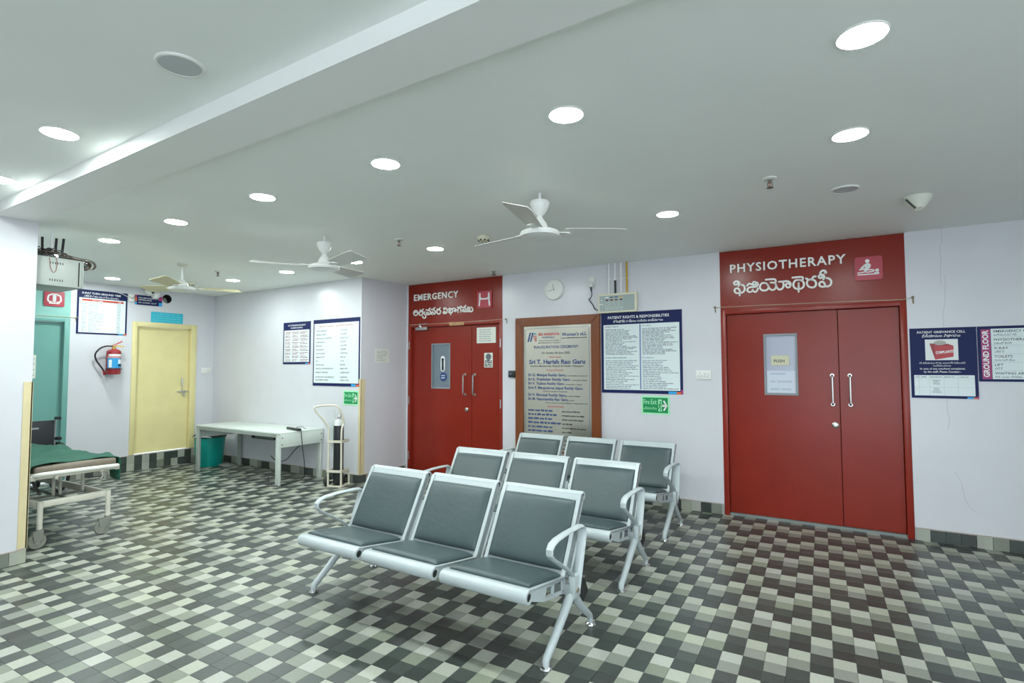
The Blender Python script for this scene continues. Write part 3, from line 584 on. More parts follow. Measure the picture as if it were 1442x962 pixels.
o, w, h, y = poster('small navy notice with coloured ends under the two ceiling cameras', FB, 4.078, 4.445, 2.407, 2.550, swatch=False, name='notice_board', cat='notice')
g = G(); g.text('YOU ARE UNDER CCTV', .04, h-.048, .027, y+YT, bold=.015); g.text('SURVEILLANCE', .04, h-.078, .027, y+YT, bold=.015); g.text('మీరు సిసి కెమెరా నిఘాలో', .04, h-.118, .026, y+YT); g.obj('lettering', WPRINT, o, smooth=False)
for nm, a, b, z0, z1, m in (('edge_swatch', 0, .022, h-.03, h, MAGENTA), ('edge_swatch', 0, .022, .045, h-.035, ORANGE), ('edge_swatch', 0, .022, 0, .04, CYAN), ('edge_swatch', w-.045, w, h-.06, h, MAGENTA), ('edge_swatch', w-.045, w, 0, .055, CYAN)): sheet(o, a, b, z0, z1, y, m, nm)
o, w, h, y = poster('plain turquoise notice board standing on the yellow door frame', FB, 4.298, 4.756, 2.165, 2.321, board=mat('turquoise_print', (.02, .46, .60), .4), swatch=False, name='notice_board', cat='notice')
G().lines(.02, w-.02, h-.035, .022, 4, .018, 4, y+YT, fill=(.8, 1)).obj('printed_text', mat('light_turquoise_print', (.10, .56, .68), .4), o, smooth=False)

o, w, h, y = poster('navy patient grievance cell poster with a red complaints box picture', FA, .680, 1.126, 1.209, 1.806)
g = G(); g.text('PATIENT GRIEVANCE CELL', w*.48, h-.045, .027, y+YT, 'CENTER', .015); g.text('ఫిర్యాదుల విభాగము', w*.48, h-.078, .03, y+YT, 'CENTER', .012)
g.text('మీ ఫిర్యాదుల కొరకు ఆసుపత్రి సిబ్బందిని', w*.48, h-.305, .018, y+YT, 'CENTER'); g.text('సంప్రదించగలరు', w*.48, h-.328, .018, y+YT, 'CENTER')
g.text('In case of any unsolved complaints', w*.48, h-.354, .0215, y+YT, 'CENTER', .012); g.text('by the staff, Please Contact -', w*.48, h-.380, .0215, y+YT, 'CENTER', .012); g.obj('title_text', WPRINT, o, smooth=False)
yy = sheet(o, .105, .325, h-.275, h-.098, y, mat('picture_white', (.74, .76, .75), .4), 'picture')
g = G(); g.add([(.135, yy-.001, h-.132), (.17, yy-.001, h-.270), (.17, yy-.001, h-.150)], [(0, 1, 2)], 1); g.add([(.17, yy-.001, h-.150), (.17, yy-.001, h-.270), (.293, yy-.001, h-.246), (.295, yy-.001, h-.155)], [(0, 1, 2, 3)], 0); g.add([(.135, yy-.001, h-.132), (.17, yy-.001, h-.150), (.295, yy-.001, h-.155), (.26, yy-.001, h-.138)], [(0, 1, 2, 3)], 1)
g.obj('box_picture', [mat('picture_red', (.46, .03, .04), .4), mat('picture_red_shade', (.28, .02, .025), .4)], o, smooth=False)
G().disc(.205, h-.128, .042, yy-.002, yy-.001, 20, rz=.02).obj('hand_picture', mat('picture_grey', (.42, .40, .37), .5), o)
G().text('COMPLAINTS', .176, h-.222, .030, yy-.0018, bold=.03, sx=.66, rot=.10).obj('box_lettering', WPRINT, o, smooth=False)
yy = sheet(o, .022, w-.022, .022, .195, y)
g = G()
for x in (.055, .125, .222, .315): g.box(x, x+.0015, yy-.0006, yy, .022, .195)
for z in (.168, .092): g.box(.022, w-.022, yy-.0006, yy, z, z+.0015)
g.obj('table_rule', mat('rule_grey', (.42, .46, .48), .5), o, smooth=False)
g = G()
for x, t in ((.028, 'S.NO'), (.07, 'NAME'), (.130, 'DESIGNATION'), (.228, 'MOBILE NO'), (.325, 'LANDLINE')): g.text(t, x, .176, .0125, yy+YT, bold=.012)
for t, z in (("PATIENT'S", .147), ('SAFETY', .132), ('OFFICER', .117), ('FRONT', .078), ('OFFICE', .063), ('INCHARGE', .048)): g.text(t, .172, z, .0125, yy+YT, 'CENTER', .012)
g.text('1', .035, .145, .012, yy+YT); g.text('2', .035, .075, .012, yy+YT); g.obj('printed_text', INK, o, smooth=False)

o, w, h, y = poster('ground floor directory board with a magenta side strip, cut by the frame edge', FA, 1.131, 2.03, 1.354, 1.806, name='directory_board', cat='sign', swatch=False)
yy = sheet(o, .022, .082, .02, h-.025, y, mat('directory_magenta', (.34, .015, .14), .35), 'magenta_strip')
G().text('GROUND FLOOR', .067, .035, .052, yy+YT, bold=.025, rot=PI/2, sx=.93).obj('strip_lettering', WPRINT, o, smooth=False)
yy = sheet(o, .085, w-.02, .02, h-.022, y)
names = [('EMERGENCY ROOM', 'అత్యవసర గది'), ('PHYSIOTHERAPY', 'ఫిజియోథెరపీ'), ('X-RAY', 'ఎక్స్ రే'), ('TOILETS', 'మరుగుదొడ్లు'), ('LIFT', 'లిఫ్ట్'), ('WAITING AREA', 'వేచి ఉండు ప్రదేశం')]
g = G(); gr = G(); rh = (h-.042)/6
for i, (a, b) in enumerate(names):
    z = h-.022-rh*i; g.text(a, .10, z-.030, .027, yy+YT, bold=.012, sx=1.12); g.text(b, .10, z-.058, .022, yy+YT)
    if i: gr.box(.087, w-.022, yy-.0006, yy, z-.001, z+.001)
g.obj('list_text', INK, o, smooth=False); gr.obj('row_rule', mat('rule_grey', (.42, .46, .48), .5), o, smooth=False)

def fire_exit(label, F, u0, u1, z0, z1):
    o, w, h, y = poster(label, F, u0, u1, z0, z1, name='fire_exit_sign', board=GLOWG, cat='sign', swatch=False, th=.004); k = w/.305
    yy = sheet(o, .018*k, w-.018*k, .018*k, h-.018*k, y, GREEN, 'green_panel')
    g = G(); g.fit('Fire Exit', .026*k, .168*k, h*.55, .074*k, yy+YT, .012); g.fit('అగ్నిమాపక ద్వారం', .028*k, .168*k, h*.27, .034*k, yy+YT, .01); g.obj('lettering', GLOWG, o, smooth=False)
    g = G(); q = lambda x, z: (x*k, z*k); Y0, Y1 = yy-.0012, yy
    g.box(.184*k, .222*k, Y0, Y1, .035*k, h-.035*k)
    g.obj('doorway_symbol', GLOWG, o, smooth=False)
    g = G()
    for pts, ww in (([(.206, .118), (.200, .09)], .016), ([(.200, .09), (.212, .068), (.205, .045)], .010), ([(.200, .09), (.190, .066), (.178, .06)], .010), ([(.2, .11), (.216, .098), (.226, .10)], .007), ([(.2, .11), (.188, .098)], .007)): g.ribbon([q(*p) for p in pts], ww*k, yy-.0022, yy-.0012)
    g.disc(.208*k, .137*k, .010*k, yy-.0022, yy-.0012, 12); g.obj('running_figure', GREEN, o)
    g = G(); g.ribbon([q(.234, .096), q(.268, .096)], .022*k, Y0, Y1, smooth=0)
    g.ribbon([q(.246, .142), q(.274, .096), q(.246, .05)], .017*k, Y0, Y1, smooth=0); g.obj('arrow', WPRINT, o); return o
fire_exit('green fire exit sign with arrow below the patient rights poster', FA, -1.706, -1.400, .968, 1.166)
fire_exit('green fire exit sign above the oxygen cylinder trolley', FT, -5.480, -5.195, .990, 1.176)
# ---------------------------------------------------------------- inauguration plaque
o = wall_thing('memorial_plaque', 'steel inauguration plaque in a wide varnished wood frame between the red doors', 'plaque', FA, -3.292, .38, 0)
w, h, b = FA.s_(-2.172)-FA.s_(-3.292), 1.708, .108
def mitre(pts, d): return G().prism(pts, -d, 0)
for pts in ([(0, 0), (w, 0), (w-b, b), (b, b)], [(b, h-b), (w-b, h-b), (w, h), (0, h)], [(0, 0), (b, b), (b, h-b), (0, h)], [(w-b, b), (w, 0), (w, h), (w-b, h-b)]):
    cx = sum(p[0] for p in pts)/4; cz = sum(p[1] for p in pts)/4
    g = G(); ins = [(p[0]+(.010 if p[0] < w/2 else -.010)*(1 if abs(p[0]-cx) > 0 else 0), p[1]+(.010 if p[1] < h/2 else -.010)) for p in pts]
    g.prism(pts, -.028, 0); g.prism([(p[0]*.97+cx*.03, p[1]*.97+cz*.03) for p in pts], -.036, -.028); g.obj('frame_rail', WOODF, o, smooth=False)
Y0 = -.014
G().box(b, w-b, Y0, 0, b, h-b).obj('steel_plate', PLATE, o, smooth=False)
bd = G(); e = b+.028
for x0_, x1_, z0_, z1_ in ((e, w-e, h-e-.003, h-e), (e, w-e, e, e+.003), (e, e+.003, e, h-e), (w-e-.003, w-e, e, h-e)): bd.box(x0_, x1_, Y0-.0006, Y0, z0_, z1_)
bd.obj('engraved_border', BLUEINK, o, smooth=False)
for x in (b+.035, w-b-.035): G().lathe([(.009, Y0), (.009, Y0-.006), (0, Y0-.008)], 12, 0, (x, 0, h-b-.035), 'y').obj('screw', STEEL, o)
y = Y0-.0006; T0 = h-b
def px(v): return b+(v-100)/520*(w-2*b)          # columns and rows of the engraving, read off the plate
def pz(v): return T0-(v-75)/748*1.178
g = G(); LG = [(0, 0), (.45, 1)]
def para(x0, x1, z0, z1, m): g.add([(x0, y, z0), (x1, y, z0), (x1+.030, y, z1), (x0+.030, y, z1)], [(0, 1, 2, 3)], m)
lx, lz0, lz1 = px(132), pz(195), pz(125)
para(lx, lx+.022, lz0, lz1, 0); para(lx+.034, lx+.056, lz0, lz1, 0)
g.add([(lx+.085, y, lz1-.018), (lx+.105, y, lz1), (lx+.125, y, lz1-.018), (lx+.125, y, lz1-.034), (lx+.105, y, lz1-.016), (lx+.085, y, lz1-.034)], [(0, 1, 4, 5), (1, 2, 3, 4)], 1)
g.ribbon([(lx+.085, lz1-.044), (lx+.122, lz1-.044), (lx+.122, lz0+.004)], .012, y-.0004, y, 2, smooth=0); g.ribbon([(lx+.085, lz1-.062), (lx+.104, lz1-.062), (lx+.104, lz0+.01)], .010, y-.0004, y, 2, smooth=0)
g.obj('emblem', [BLUEINK, mat('teal_print', (.02, .22, .32), .4), REDINK], o, smooth=False)
gb, gk, gr = G(), G(), G()
gr.fit('SRI HARINYA', px(218), px(383), pz(150), .046, y, .03); gb.fit('HOSPITALS', px(250), px(346), pz(172), .031, y, .02)
gk.fit('Where Caring is Our Calling', px(225), px(381), pz(193), .018, y, .015); gk.fit('MULTISPECIALITY CENTRE', px(220), px(383), pz(211), .017, y, .02)
gb.fit("Women's oLL", px(402), px(586), pz(158), .055, y, .03); gk.lines(px(402), px(585), pz(177), pz(177), 1, .012, 4, y, fill=(1, 1))
gk.box(px(391), px(391)+.0015, y, Y0, pz(212), pz(130))
gb.fit('INAUGURATION CEREMONY', px(185), px(526), pz(249), .048, y, .02); gk.fit('On Sunday 5th June 2022', px(246), px(462), pz(291), .034, y, .02)
gr.fit('Chief Guest', px(303), px(396), pz(322), .028, y, .01); gb.fit('Sri T. Harish Rao Garu', px(145), px(573), pz(367), .070, y, .035)
gk.fit("Hon'ble Minister for Finance & Health, Telangana", px(155), px(560), pz(390), .026, y, .02); gr.fit('Guests of Honour', px(283), px(412), pz(422), .030, y, .01)
for t, x1_, s_, x2_, x3_, v in (('Sri G. Mahipal Reddy Garu,', 432, "Hon'ble MLA, Patancheru", 440, 588, 462), ('Sri K. Prabhakar Reddy Garu', 460, "Hon'ble M.P, Medak", 472, 585, 495), ('Sri V. Yadava Reddy Garu', 416, "Hon'ble M.L.C, Medak", 428, 550, 527), ('Smt P. Manjushree Jaipal Reddy Garu', 553, '', 0, 0, 560), ('Sri V. Bhoopal Reddy Garu,', 435, 'Ex. M.L.C, Medak', 442, 538, 614), ('Sri M. Hanumantha Rao Garu,', 450, 'I.A.S', 456, 492, 646)):
    gb.fit(t, px(136), px(x1_), pz(v), .044, y, .03)
    if s_: gk.fit(s_, px(x2_), px(x3_), pz(v), .020, y, .015)
gk.fit("Hon'ble ZP Chairperson, Sangareddy", px(257), px(440), pz(581), .020, y, .015); gk.fit('Hon’ble Collector & District Magistrate, Sangareddy District', px(273), px(590), pz(667), .021, y, .015); gr.fit('Special Invitees', px(290), px(412), pz(696), .030, y, .01)
gb.lines(px(136), px(390), pz(730), pz(730)-.44, 10, .022, 8, y, fill=(.6, 1), word=(1.0, 4)); gk.lines(px(400), px(590), pz(730), pz(730)-.44, 10, .014, 9, y, fill=(.3, 1))
gb.obj('blue_engraving', BLUEINK, o, smooth=False); gk.obj('black_engraving', INK, o, smooth=False); gr.obj('red_engraving', REDINK, o, smooth=False)

# ---------------------------------------------------------------- gas alarm panel, pipes, clock, switches
o = wall_thing('gas_alarm_panel', 'cream medical gas alarm panel with four dark displays above the rights poster', 'alarm panel', FA, -1.955, 2.088, .0)
g = G(); g.rbox(-.225, .225, -.055, 0, 0, .218, .006); g.obj('case', CREAM, o)
G().box(-.205, .205, -.058, -.055, .02, .195).obj('grey_fascia', mat('grey_green_fascia', (.34, .40, .38), .35), o, smooth=False)
for i, (x, m) in enumerate(((-.115, WPRINT), (-.06, DARKM), (-.005, BLUEINK), (.05, mat('amber_print', (.62, .38, .03), .4)))):
    c_ = G().box(x-.024, x+.024, -.0595, -.058, .03, .185).obj('channel', mat('pale_fascia', (.42, .49, .46), .35), o, smooth=False)
    G().box(x-.020, x+.020, -.0615, -.0595, .168, .18).obj('name_strip', m, c_, smooth=False)
    G().box(x-.017, x+.017, -.0615, -.0595, .135, .152).obj('display', mat('led_window', (.09, .010, .015), .2), c_, smooth=False)
    g = G(); [g.box(x-.006, x+.006, -.0615, -.0595, z, z+.005) for z in (.115, .095, .075)]; g.obj('keys', DARKM, c_, smooth=False)
g = G(); [g.disc(x, z, .009, -.061, -.058, 12) for x, z in ((-.182, .145), (-.194, .10), (-.17, .10))]; g.obj('button', WPRINT, o)
PIPEW = mat('white_pipe', (.82, .82, .82), .35)
for lab, u, m, z0 in (('white pipe above the gas alarm panel, nearest the plug socket', -2.062, PIPEW, 2.306), ('white pipe with a black lower end above the gas alarm panel', -1.985, PIPEW, 2.306), ('white pipe beside the yellow one above the gas alarm panel', -1.915, PIPEW, 2.306), ('thin yellow pipe above the gas alarm panel', -1.850, mat('yellow_pipe', (.62, .36, .02), .4), 2.306)):
    o = wall_thing('gas_pipe', lab, 'pipe', FA, u, z0, .018, 'gas pipes above the alarm panel'); r = .0125 if m is PIPEW else .010
    if 'black' in lab:
        G().tube([(0, 0, .15), (0, 0, H-z0)], r, 10).obj('upper_length', m, o); G().tube([(0, 0, 0), (0, 0, .15)], r*.95, 10).obj('black_lower_length', BLACK, o)
    else: tag_ = G().tube([(0, 0, 0), (0, 0, H-z0)], r, 10).obj('pipe_length', m, o)
    G().box(-.02, .02, .002, .018, .16, .175).obj('clip', WHITE, o, smooth=False)
o = wall_thing('plug_socket', 'white socket and plug with a black cord, left of the gas alarm panel', 'socket', FA, -2.272, 2.40, 0)
g = G(); g.rbox(-.035, .035, -.014, 0, .02, .125, .006); g.rbox(-.025, .02, -.05, -.012, .0, .06, .008); g.obj('socket_body', WHITE, o)
g = G(); g.tube([(-.002, -.03, .005), (.004, -.03, -.05)], [.014, .008], 8); g.tube([(.004, -.03, -.05), (.006, -.025, -.09), (-.018, -.012, -.13), (-.04, -.01, -.125), (-.03, -.012, -.15), (.01, -.012, -.20), (.035, -.012, -.255), (.07, -.02, -.27), (.10, -.02, -.268)], .0055, 6); g.obj('cord', BLACK, o)
o = wall_thing('wall_clock', 'round white wall clock above the plaque', 'clock', FA, -2.758, 2.412, 0)
G().lathe([(.128, 0), (.128, -.022), (.120, -.034), (.108, -.036), (.106, -.026)], 40, 0, (0, 0, 0), 'y').obj('case', WHITE, o)
G().disc(0, 0, .108, -.022, -.012, 36).obj('dial', mat('clock_dial', (.68, .70, .64), .3), o)
g = G()
for k in range(1, 13):
    a = PI/2-k*PI/6; g.text(str(k), .085*math.cos(a), .085*math.sin(a)-.010, .028, -.0228, 'CENTER', .02)
g.obj('numerals', INK, o, smooth=False)
def hand(ang, l, w_): a = math.radians(90-ang); return G().ribbon([(-.015*math.cos(a), -.015*math.sin(a)), (l*math.cos(a), l*math.sin(a))], w_, -.026, -.0245, smooth=0)
hand(350, .062, .008).obj('hour_hand', BLACK, o); hand(258, .085, .006).obj('minute_hand', BLACK, o)
o = wall_thing('card_reader', 'small black access card reader beside the emergency door', 'card reader', FA, -3.351, 1.352, 0); G().rbox(-.05, .05, -.03, 0, 0, .085, .008).obj('case', BLACK, o); G().box(-.03, .0, -.0308, -.03, .03, .06).obj('key_pad', mat('reader_keys', (.10, .11, .12), .4), o, smooth=False)
def switch(label, F, u, z, w_=.15, h_=.095):
    o = wall_thing('switch_plate', label, 'switch', F, u, z, 0); G().rbox(-w_/2, w_/2, -.013, 0, 0, h_, .005).obj('plate', WHITE, o)
    g = G(); [g.rbox(x-.011, x+.011, -.019, -.012, h_*.25, h_*.75, .003) for x in (w_*.08, w_*.3)]; g.obj('rocker', mat('rocker', (.68, .69, .66), .35), o)
    g = G(); [g.disc(-w_*.22+dx, h_*.5+dz, .0045, -.0134, -.012, 8) for dx, dz in ((0, .018), (-.014, -.010), (.014, -.010))]; g.obj('socket_holes', DARKM, o); return o
switch('white switch and socket plate left of the physiotherapy door', FA, -1.047, 1.348)
switch('white switch plate in the corner right of the yellow door', FB, 5.139, 1.39)
o = wall_thing('junction_box', 'small white junction box with loose wire, between chart and camera notice', 'junction box', FB, 4.022, 2.44, 0); G().rbox(-.035, .035, -.03, 0, 0, .11, .006).obj('case', WHITE, o); G().tube([(-.03, -.032, .07), (-.012, -.045, .045), (.012, -.045, .05), (.03, -.04, .075)], .004, 6).obj('wire', BLACK, o); G().tube([(-.03, -.01, .06), (-.12, -.012, .10), (-.26, -.012, .13)], .004, 6).obj('lead', WHITE, o)

# ---------------------------------------------------------------- cameras on the left wall
o = wall_thing('security_camera', 'white turret security camera under the ceiling above the navy notice', 'camera', FB, 4.25, 2.6, 0)
g = G(); g.lathe([(.055, .0), (.055, -.03), (.04, -.045)], 20, 0, (0, 0, .0), 'y'); g.obj('mount', WHITE, o)
g = G(); g.lathe([(.0, .05), (.03, .046), (.048, .02), (.05, 0), (.042, -.028), (.02, -.045), (0, -.05)], 20, 0, (0, -.07, .0)); g.obj('camera_ball', WHITE, o); G().lathe([(.018, -.108), (.018, -.12), (0, -.121)], 16, 0, (.01, 0, -.008), 'y').obj('lens', BLACK, o)
o = wall_thing('security_camera', 'white half-dome security camera just right of the turret camera', 'camera', FB, 4.345, 2.572, 0)
G().lathe([(.062, 0), (.062, -.02), (.055, -.045), (.035, -.066), (0, -.075)], 20, 0, (0, 0, 0), 'y').obj('dome', mat('bright_white_plastic', (.84, .85, .83), .3), o)

# ---------------------------------------------------------------- ceiling lights
def downlight(label, x, y, z=H, on=True, r=.083):
    o = thing('ceiling_downlight', label, 'light', (x, y, z), 0, 'round ceiling downlights' if on else None)
    G().lathe([(r, 0), (r, -.004), (r*.97, -.0065), (r*.93, -.0065)] if on else [(r, 0), (r, -.004), (r*.95, -.009), (r*.86, -.009), (r*.84, -.004)], 32).obj('trim_ring', WHITE, o)
    G().lathe([(r*.95, -.0062), (r*.90, -.0072), (0, -.0076)], 32).obj('diffuser', LAMPM if on else LAMPOFF, o); return o
for n, (x, y) in enumerate([(-5.657, 2.438), (-4.466, 2.387), (-3.301, 2.331), (-2.146, 2.297), (-.998, 2.262), (.159, 2.234)]):
    downlight('lit downlight in the long row beside the beam, %s from the camera' % (['sixth and farthest', 'fifth', 'fourth', 'third', 'second', 'nearest'][n]), x, y)
for lab, x, y in (('lit downlight between the small x-ray chart and the hung router cabinet', -8.011, 3.503), ('lit downlight over the table, nearest the far corner', -6.808, 4.391), ('lit downlight left of the middle fan, in the row over the table', -5.638, 4.33),
                  ('lit downlight right beside a blade of the middle fan', -4.457, 4.301), ('lit downlight in front of the emergency door', -3.278, 4.22), ('lit downlight above the gap between gas alarm panel and physiotherapy door', -.989, 4.149), ('lit downlight alone between nearest light and unlit downlight, at right', .161, 3.179)): downlight(lab, x, y)
downlight('unlit round downlight in front of the physiotherapy door', .173, 4.154, on=False)
downlight('lit downlight in the near ceiling before the beam', -3.400, 1.224, 2.70)
downlight('lit downlight in the near ceiling, cut by the left frame edge', -4.567, 1.343, 2.70)
downlight('unlit downlight in the near ceiling before the beam', -2.209, 1.18, 2.70, on=False, r=.09)
downlight('added lit downlight, unseen behind the hung network cabinet', -6.86, 2.36)  # unseen lamp added as fill for the back left, continuing the row
for lab, x, y in (('on the left', -3.0, -.9), ('in the middle', -1.0, -.9), ('on the right', .9, -.9)): downlight('added lit downlight, unseen in the near ceiling behind the camera, the one %s' % lab, x, y, 2.70)  # unseen lamps added to light the front of the floor

# ---------------------------------------------------------------- ceiling fans
def fan(label, x, y, a0, blade_m, style=0):
    o = thing('ceiling_fan', label, 'fan', (x, y, 0), 0)
    G().lathe([(.011, H), (.011, 2.40)], 12).obj('downrod', FANW, o)
    if style == 0:
        G().lathe([(.03, 2.60), (.062, 2.597), (.066, 2.585), (.062, 2.565), (.045, 2.525), (.022, 2.50), (.016, 2.495)], 28).obj('upper_canopy', FANW, o)
        G().lathe([(.016, 2.50), (.022, 2.478), (.045, 2.448), (.055, 2.42), (.06, 2.405)], 28).obj('lower_canopy', FANW, o)
    else:
        G().lathe([(.05, H), (.055, H-.015), (.03, H-.03), (.012, H-.035)], 24).obj('upper_canopy', mat('fan_ivory', (.62, .60, .52), .45), o)
        G().lathe([(.016, 2.475), (.05, 2.455), (.062, 2.43), (.065, 2.405)], 24).obj('lower_canopy', FANW, o)
    G().lathe([(.06, 2.408), (.10, 2.400), (.128, 2.388), (.135, 2.374), (.128, 2.358), (.09, 2.345), (.05, 2.341), (.03, 2.338), (0, 2.338)], 36).obj('motor_housing', FANW, o)
    for k in range(3):
        a = math.radians(a0+120*k); g = G(); n = 9; vs = []
        for i in range(n):
            t = i/(n-1); r = .165+t*.435; hw = .060+.026*t
            if i == n-1: hw *= .86
            for s_ in (-1, 1):
                off = hw*s_; zz = 2.392+(.30 if style else -.27)*off + .010*t
                for dz in (-.002, .002): vs.append((r, off, zz+dz))
        fs = []
        for i in range(n-1):
            b0, b1 = i*4, (i+1)*4
            fs += [(b0, b0+2, b1+2, b1), (b0+1, b1+1, b1+3, b0+3), (b0, b1, b1+1, b0+1), (b0+2, b0+3, b1+3, b1+2)]
        g.add(vs, fs+[(0, 1, 3, 2), tuple((n-1)*4+q for q in (0, 2, 3, 1))])
        bl = g.obj('blade', blade_m, o, (0, 0, 0), a, ang=.5)
        g = G(); g.prism([(.10, -.02), (.20, -.035), (.225, 0), (.20, .035), (.10, .02)], 2.385, 2.391, 'xy'); [g.lathe([(.006, 2.396), (.006, 2.382), (0, 2.381)], 8, 0, (.195, s_*.018, 0)) for s_ in (-1, 1)]
        g.obj('blade_bracket', FANW, bl)
    return o
fan('white ceiling fan nearest the camera, over the benches', -1.618, 3.219, -77, FANU)
fan('white ceiling fan in the middle, before the short return wall', -3.831, 3.328, -14, FANU)
fan('white ceiling fan with cream blades, farthest, before the yellow door', -6.247, 3.421, -50, FANC, 1)

# ---------------------------------------------------------------- detectors and sprinklers
def sprinkler(label, x, y):
    o = thing('fire_sprinkler', label, 'sprinkler', (x, y, H), 0)
    G().lathe([(.04, 0), (.04, -.006), (.026, -.012), (.024, -.012)], 20).obj('escutcheon', WHITE, o)
    g = G(); g.lathe([(.012, -.008), (.012, -.03)], 10); g.tube([(-.012, 0, -.03), (-.014, 0, -.045), (0, 0, -.058)], .003, 6); g.tube([(.012, 0, -.03), (.014, 0, -.045), (0, 0, -.058)], .003, 6); g.lathe([(.003, -.03), (.003, -.056)], 8, 1); g.obj('frame', [mat('sprinkler_metal', (.20, .19, .17), .4, metal=.5), mat('sprinkler_bulb', (.4, .03, .02), .3)], o)
    G().lathe([(0, -.058), (.019, -.058), (.021, -.062), (0, -.062)], 14).obj('deflector', mat('sprinkler_metal', (.20, .19, .17), .4, metal=.5), o)
sprinkler('pendent fire sprinkler left of the unlit downlight, over the right side', -.244, 3.68); sprinkler('pendent fire sprinkler between the near and middle fans', -3.327, 3.746); sprinkler('pendent fire sprinkler between the middle and farthest fans', -6.337, 3.892)
o = thing('fire_sprinkler', 'white capped sprinkler at the ceiling edge over the emergency door corner', 'sprinkler', (-3.40, 5.52, H), 0); G().lathe([(.06, 0), (.06, -.008), (.03, -.016), (.02, -.018)], 20).obj('escutcheon', WHITE, o); G().lathe([(.016, -.016), (.016, -.05), (.03, -.055), (.03, -.06), (0, -.06)], 14).obj('frame', mat('sprinkler_metal', (.20, .19, .17), .4, metal=.5), o)
def smoke(label, x, y):
    o = thing('smoke_detector', label, 'smoke detector', (x, y, H), 0); G().lathe([(.055, 0), (.055, -.022), (.05, -.034), (.038, -.044), (0, -.046)], 24).obj('case', CREAM, o)
    g = G(); [g.box(.045*math.cos(a)-.006, .045*math.cos(a)+.006, .045*math.sin(a)-.006, .045*math.sin(a)+.006, -.044, -.03) for a in [k*PI/4 for k in range(8)]]; g.obj('vents', DARKM, o)
smoke('cream smoke detector behind a blade tip of the nearest fan', -2.599, 4.046); smoke('cream smoke detector behind the hub of the farthest fan', -7.50, 4.22)
o = thing('emergency_light', 'white slanted ceiling spotlight with a dark slot, at the upper right', 'emergency light', (.614, 4.60, H), math.radians(10))
g = G(); g.tube([(0, 0, .0), (0, 0, -.02), (.0, -.01, -.06), (.0, -.02, -.09)], [.085, .082, .055, .028], 20); g.obj('shade', mat('ivory_plastic', (.70, .71, .62), .4), o)
G().tube([(-.075, -.03, -.02), (-.022, -.035, -.088)], .012, 8, flat=(1, .5)).obj('dark_slot', DARKM, o)
o = thing('conduit', 'thin white conduit dropping from the ceiling to the hung router cabinet', 'conduit', (-5.6, 1.99, 2.42), 0); G().tube([(0, 0, 0), (0, 0, H-2.42)], .006, 8).obj('pipe_length', PIPEW, o)
# ---------------------------------------------------------------- waiting benches
def pad(g, o, ax, ay, an, w, l, t, m=0, nx=14, ny=14, rc=.05):
    """puffy cushion: o = middle of its base, ax/ay = edges, an = outward"""
    o, ax, ay, an = Vector(o), Vector(ax).normalized(), Vector(ay).normalized(), Vector(an).normalized()
    vs = []; fs = []
    def prof(u): return (1-abs(u)**9)**.5 if abs(u) < 1 else 0
    us = [-1, -.985, -.95, -.88] + [-.8+1.6*i/(nx-1) for i in range(nx)] + [.88, .95, .985, 1]
    N = len(us)
    for iv, v in enumerate(us):
        for iu, u in enumerate(us):
            hgt = t*(.25+.75*prof(u)*prof(v))
            k = 1-.012*(u*u*v*v)**2
            vs.append(o+ax*(u*w/2*k)+ay*(v*l/2*k)+an*hgt)
    for i in range(N-1):
        for j in range(N-1): fs.append((i*N+j, i*N+j+1, (i+1)*N+j+1, (i+1)*N+j))
    edge = [j for j in range(N)]+[i*N+N-1 for i in range(1, N)]+[(N-1)*N+j for j in range(N-2, -1, -1)]+[i*N for i in range(N-2, 0, -1)]
    b0 = len(vs)
    for e in edge: vs.append(vs[e]-an*(t*.25))
    for k in range(len(edge)): fs.append((edge[k], b0+k, b0+(k+1) % len(edge), edge[(k+1) % len(edge)]))
    g.add(vs, fs, m)
RY, RZ, RR = -.118, .379, .036       # front roll
JY, JZ = .270, .352                  # seat / back junction
BY, BZ, BR = .508, .733, .027        # roll on top of the backrest
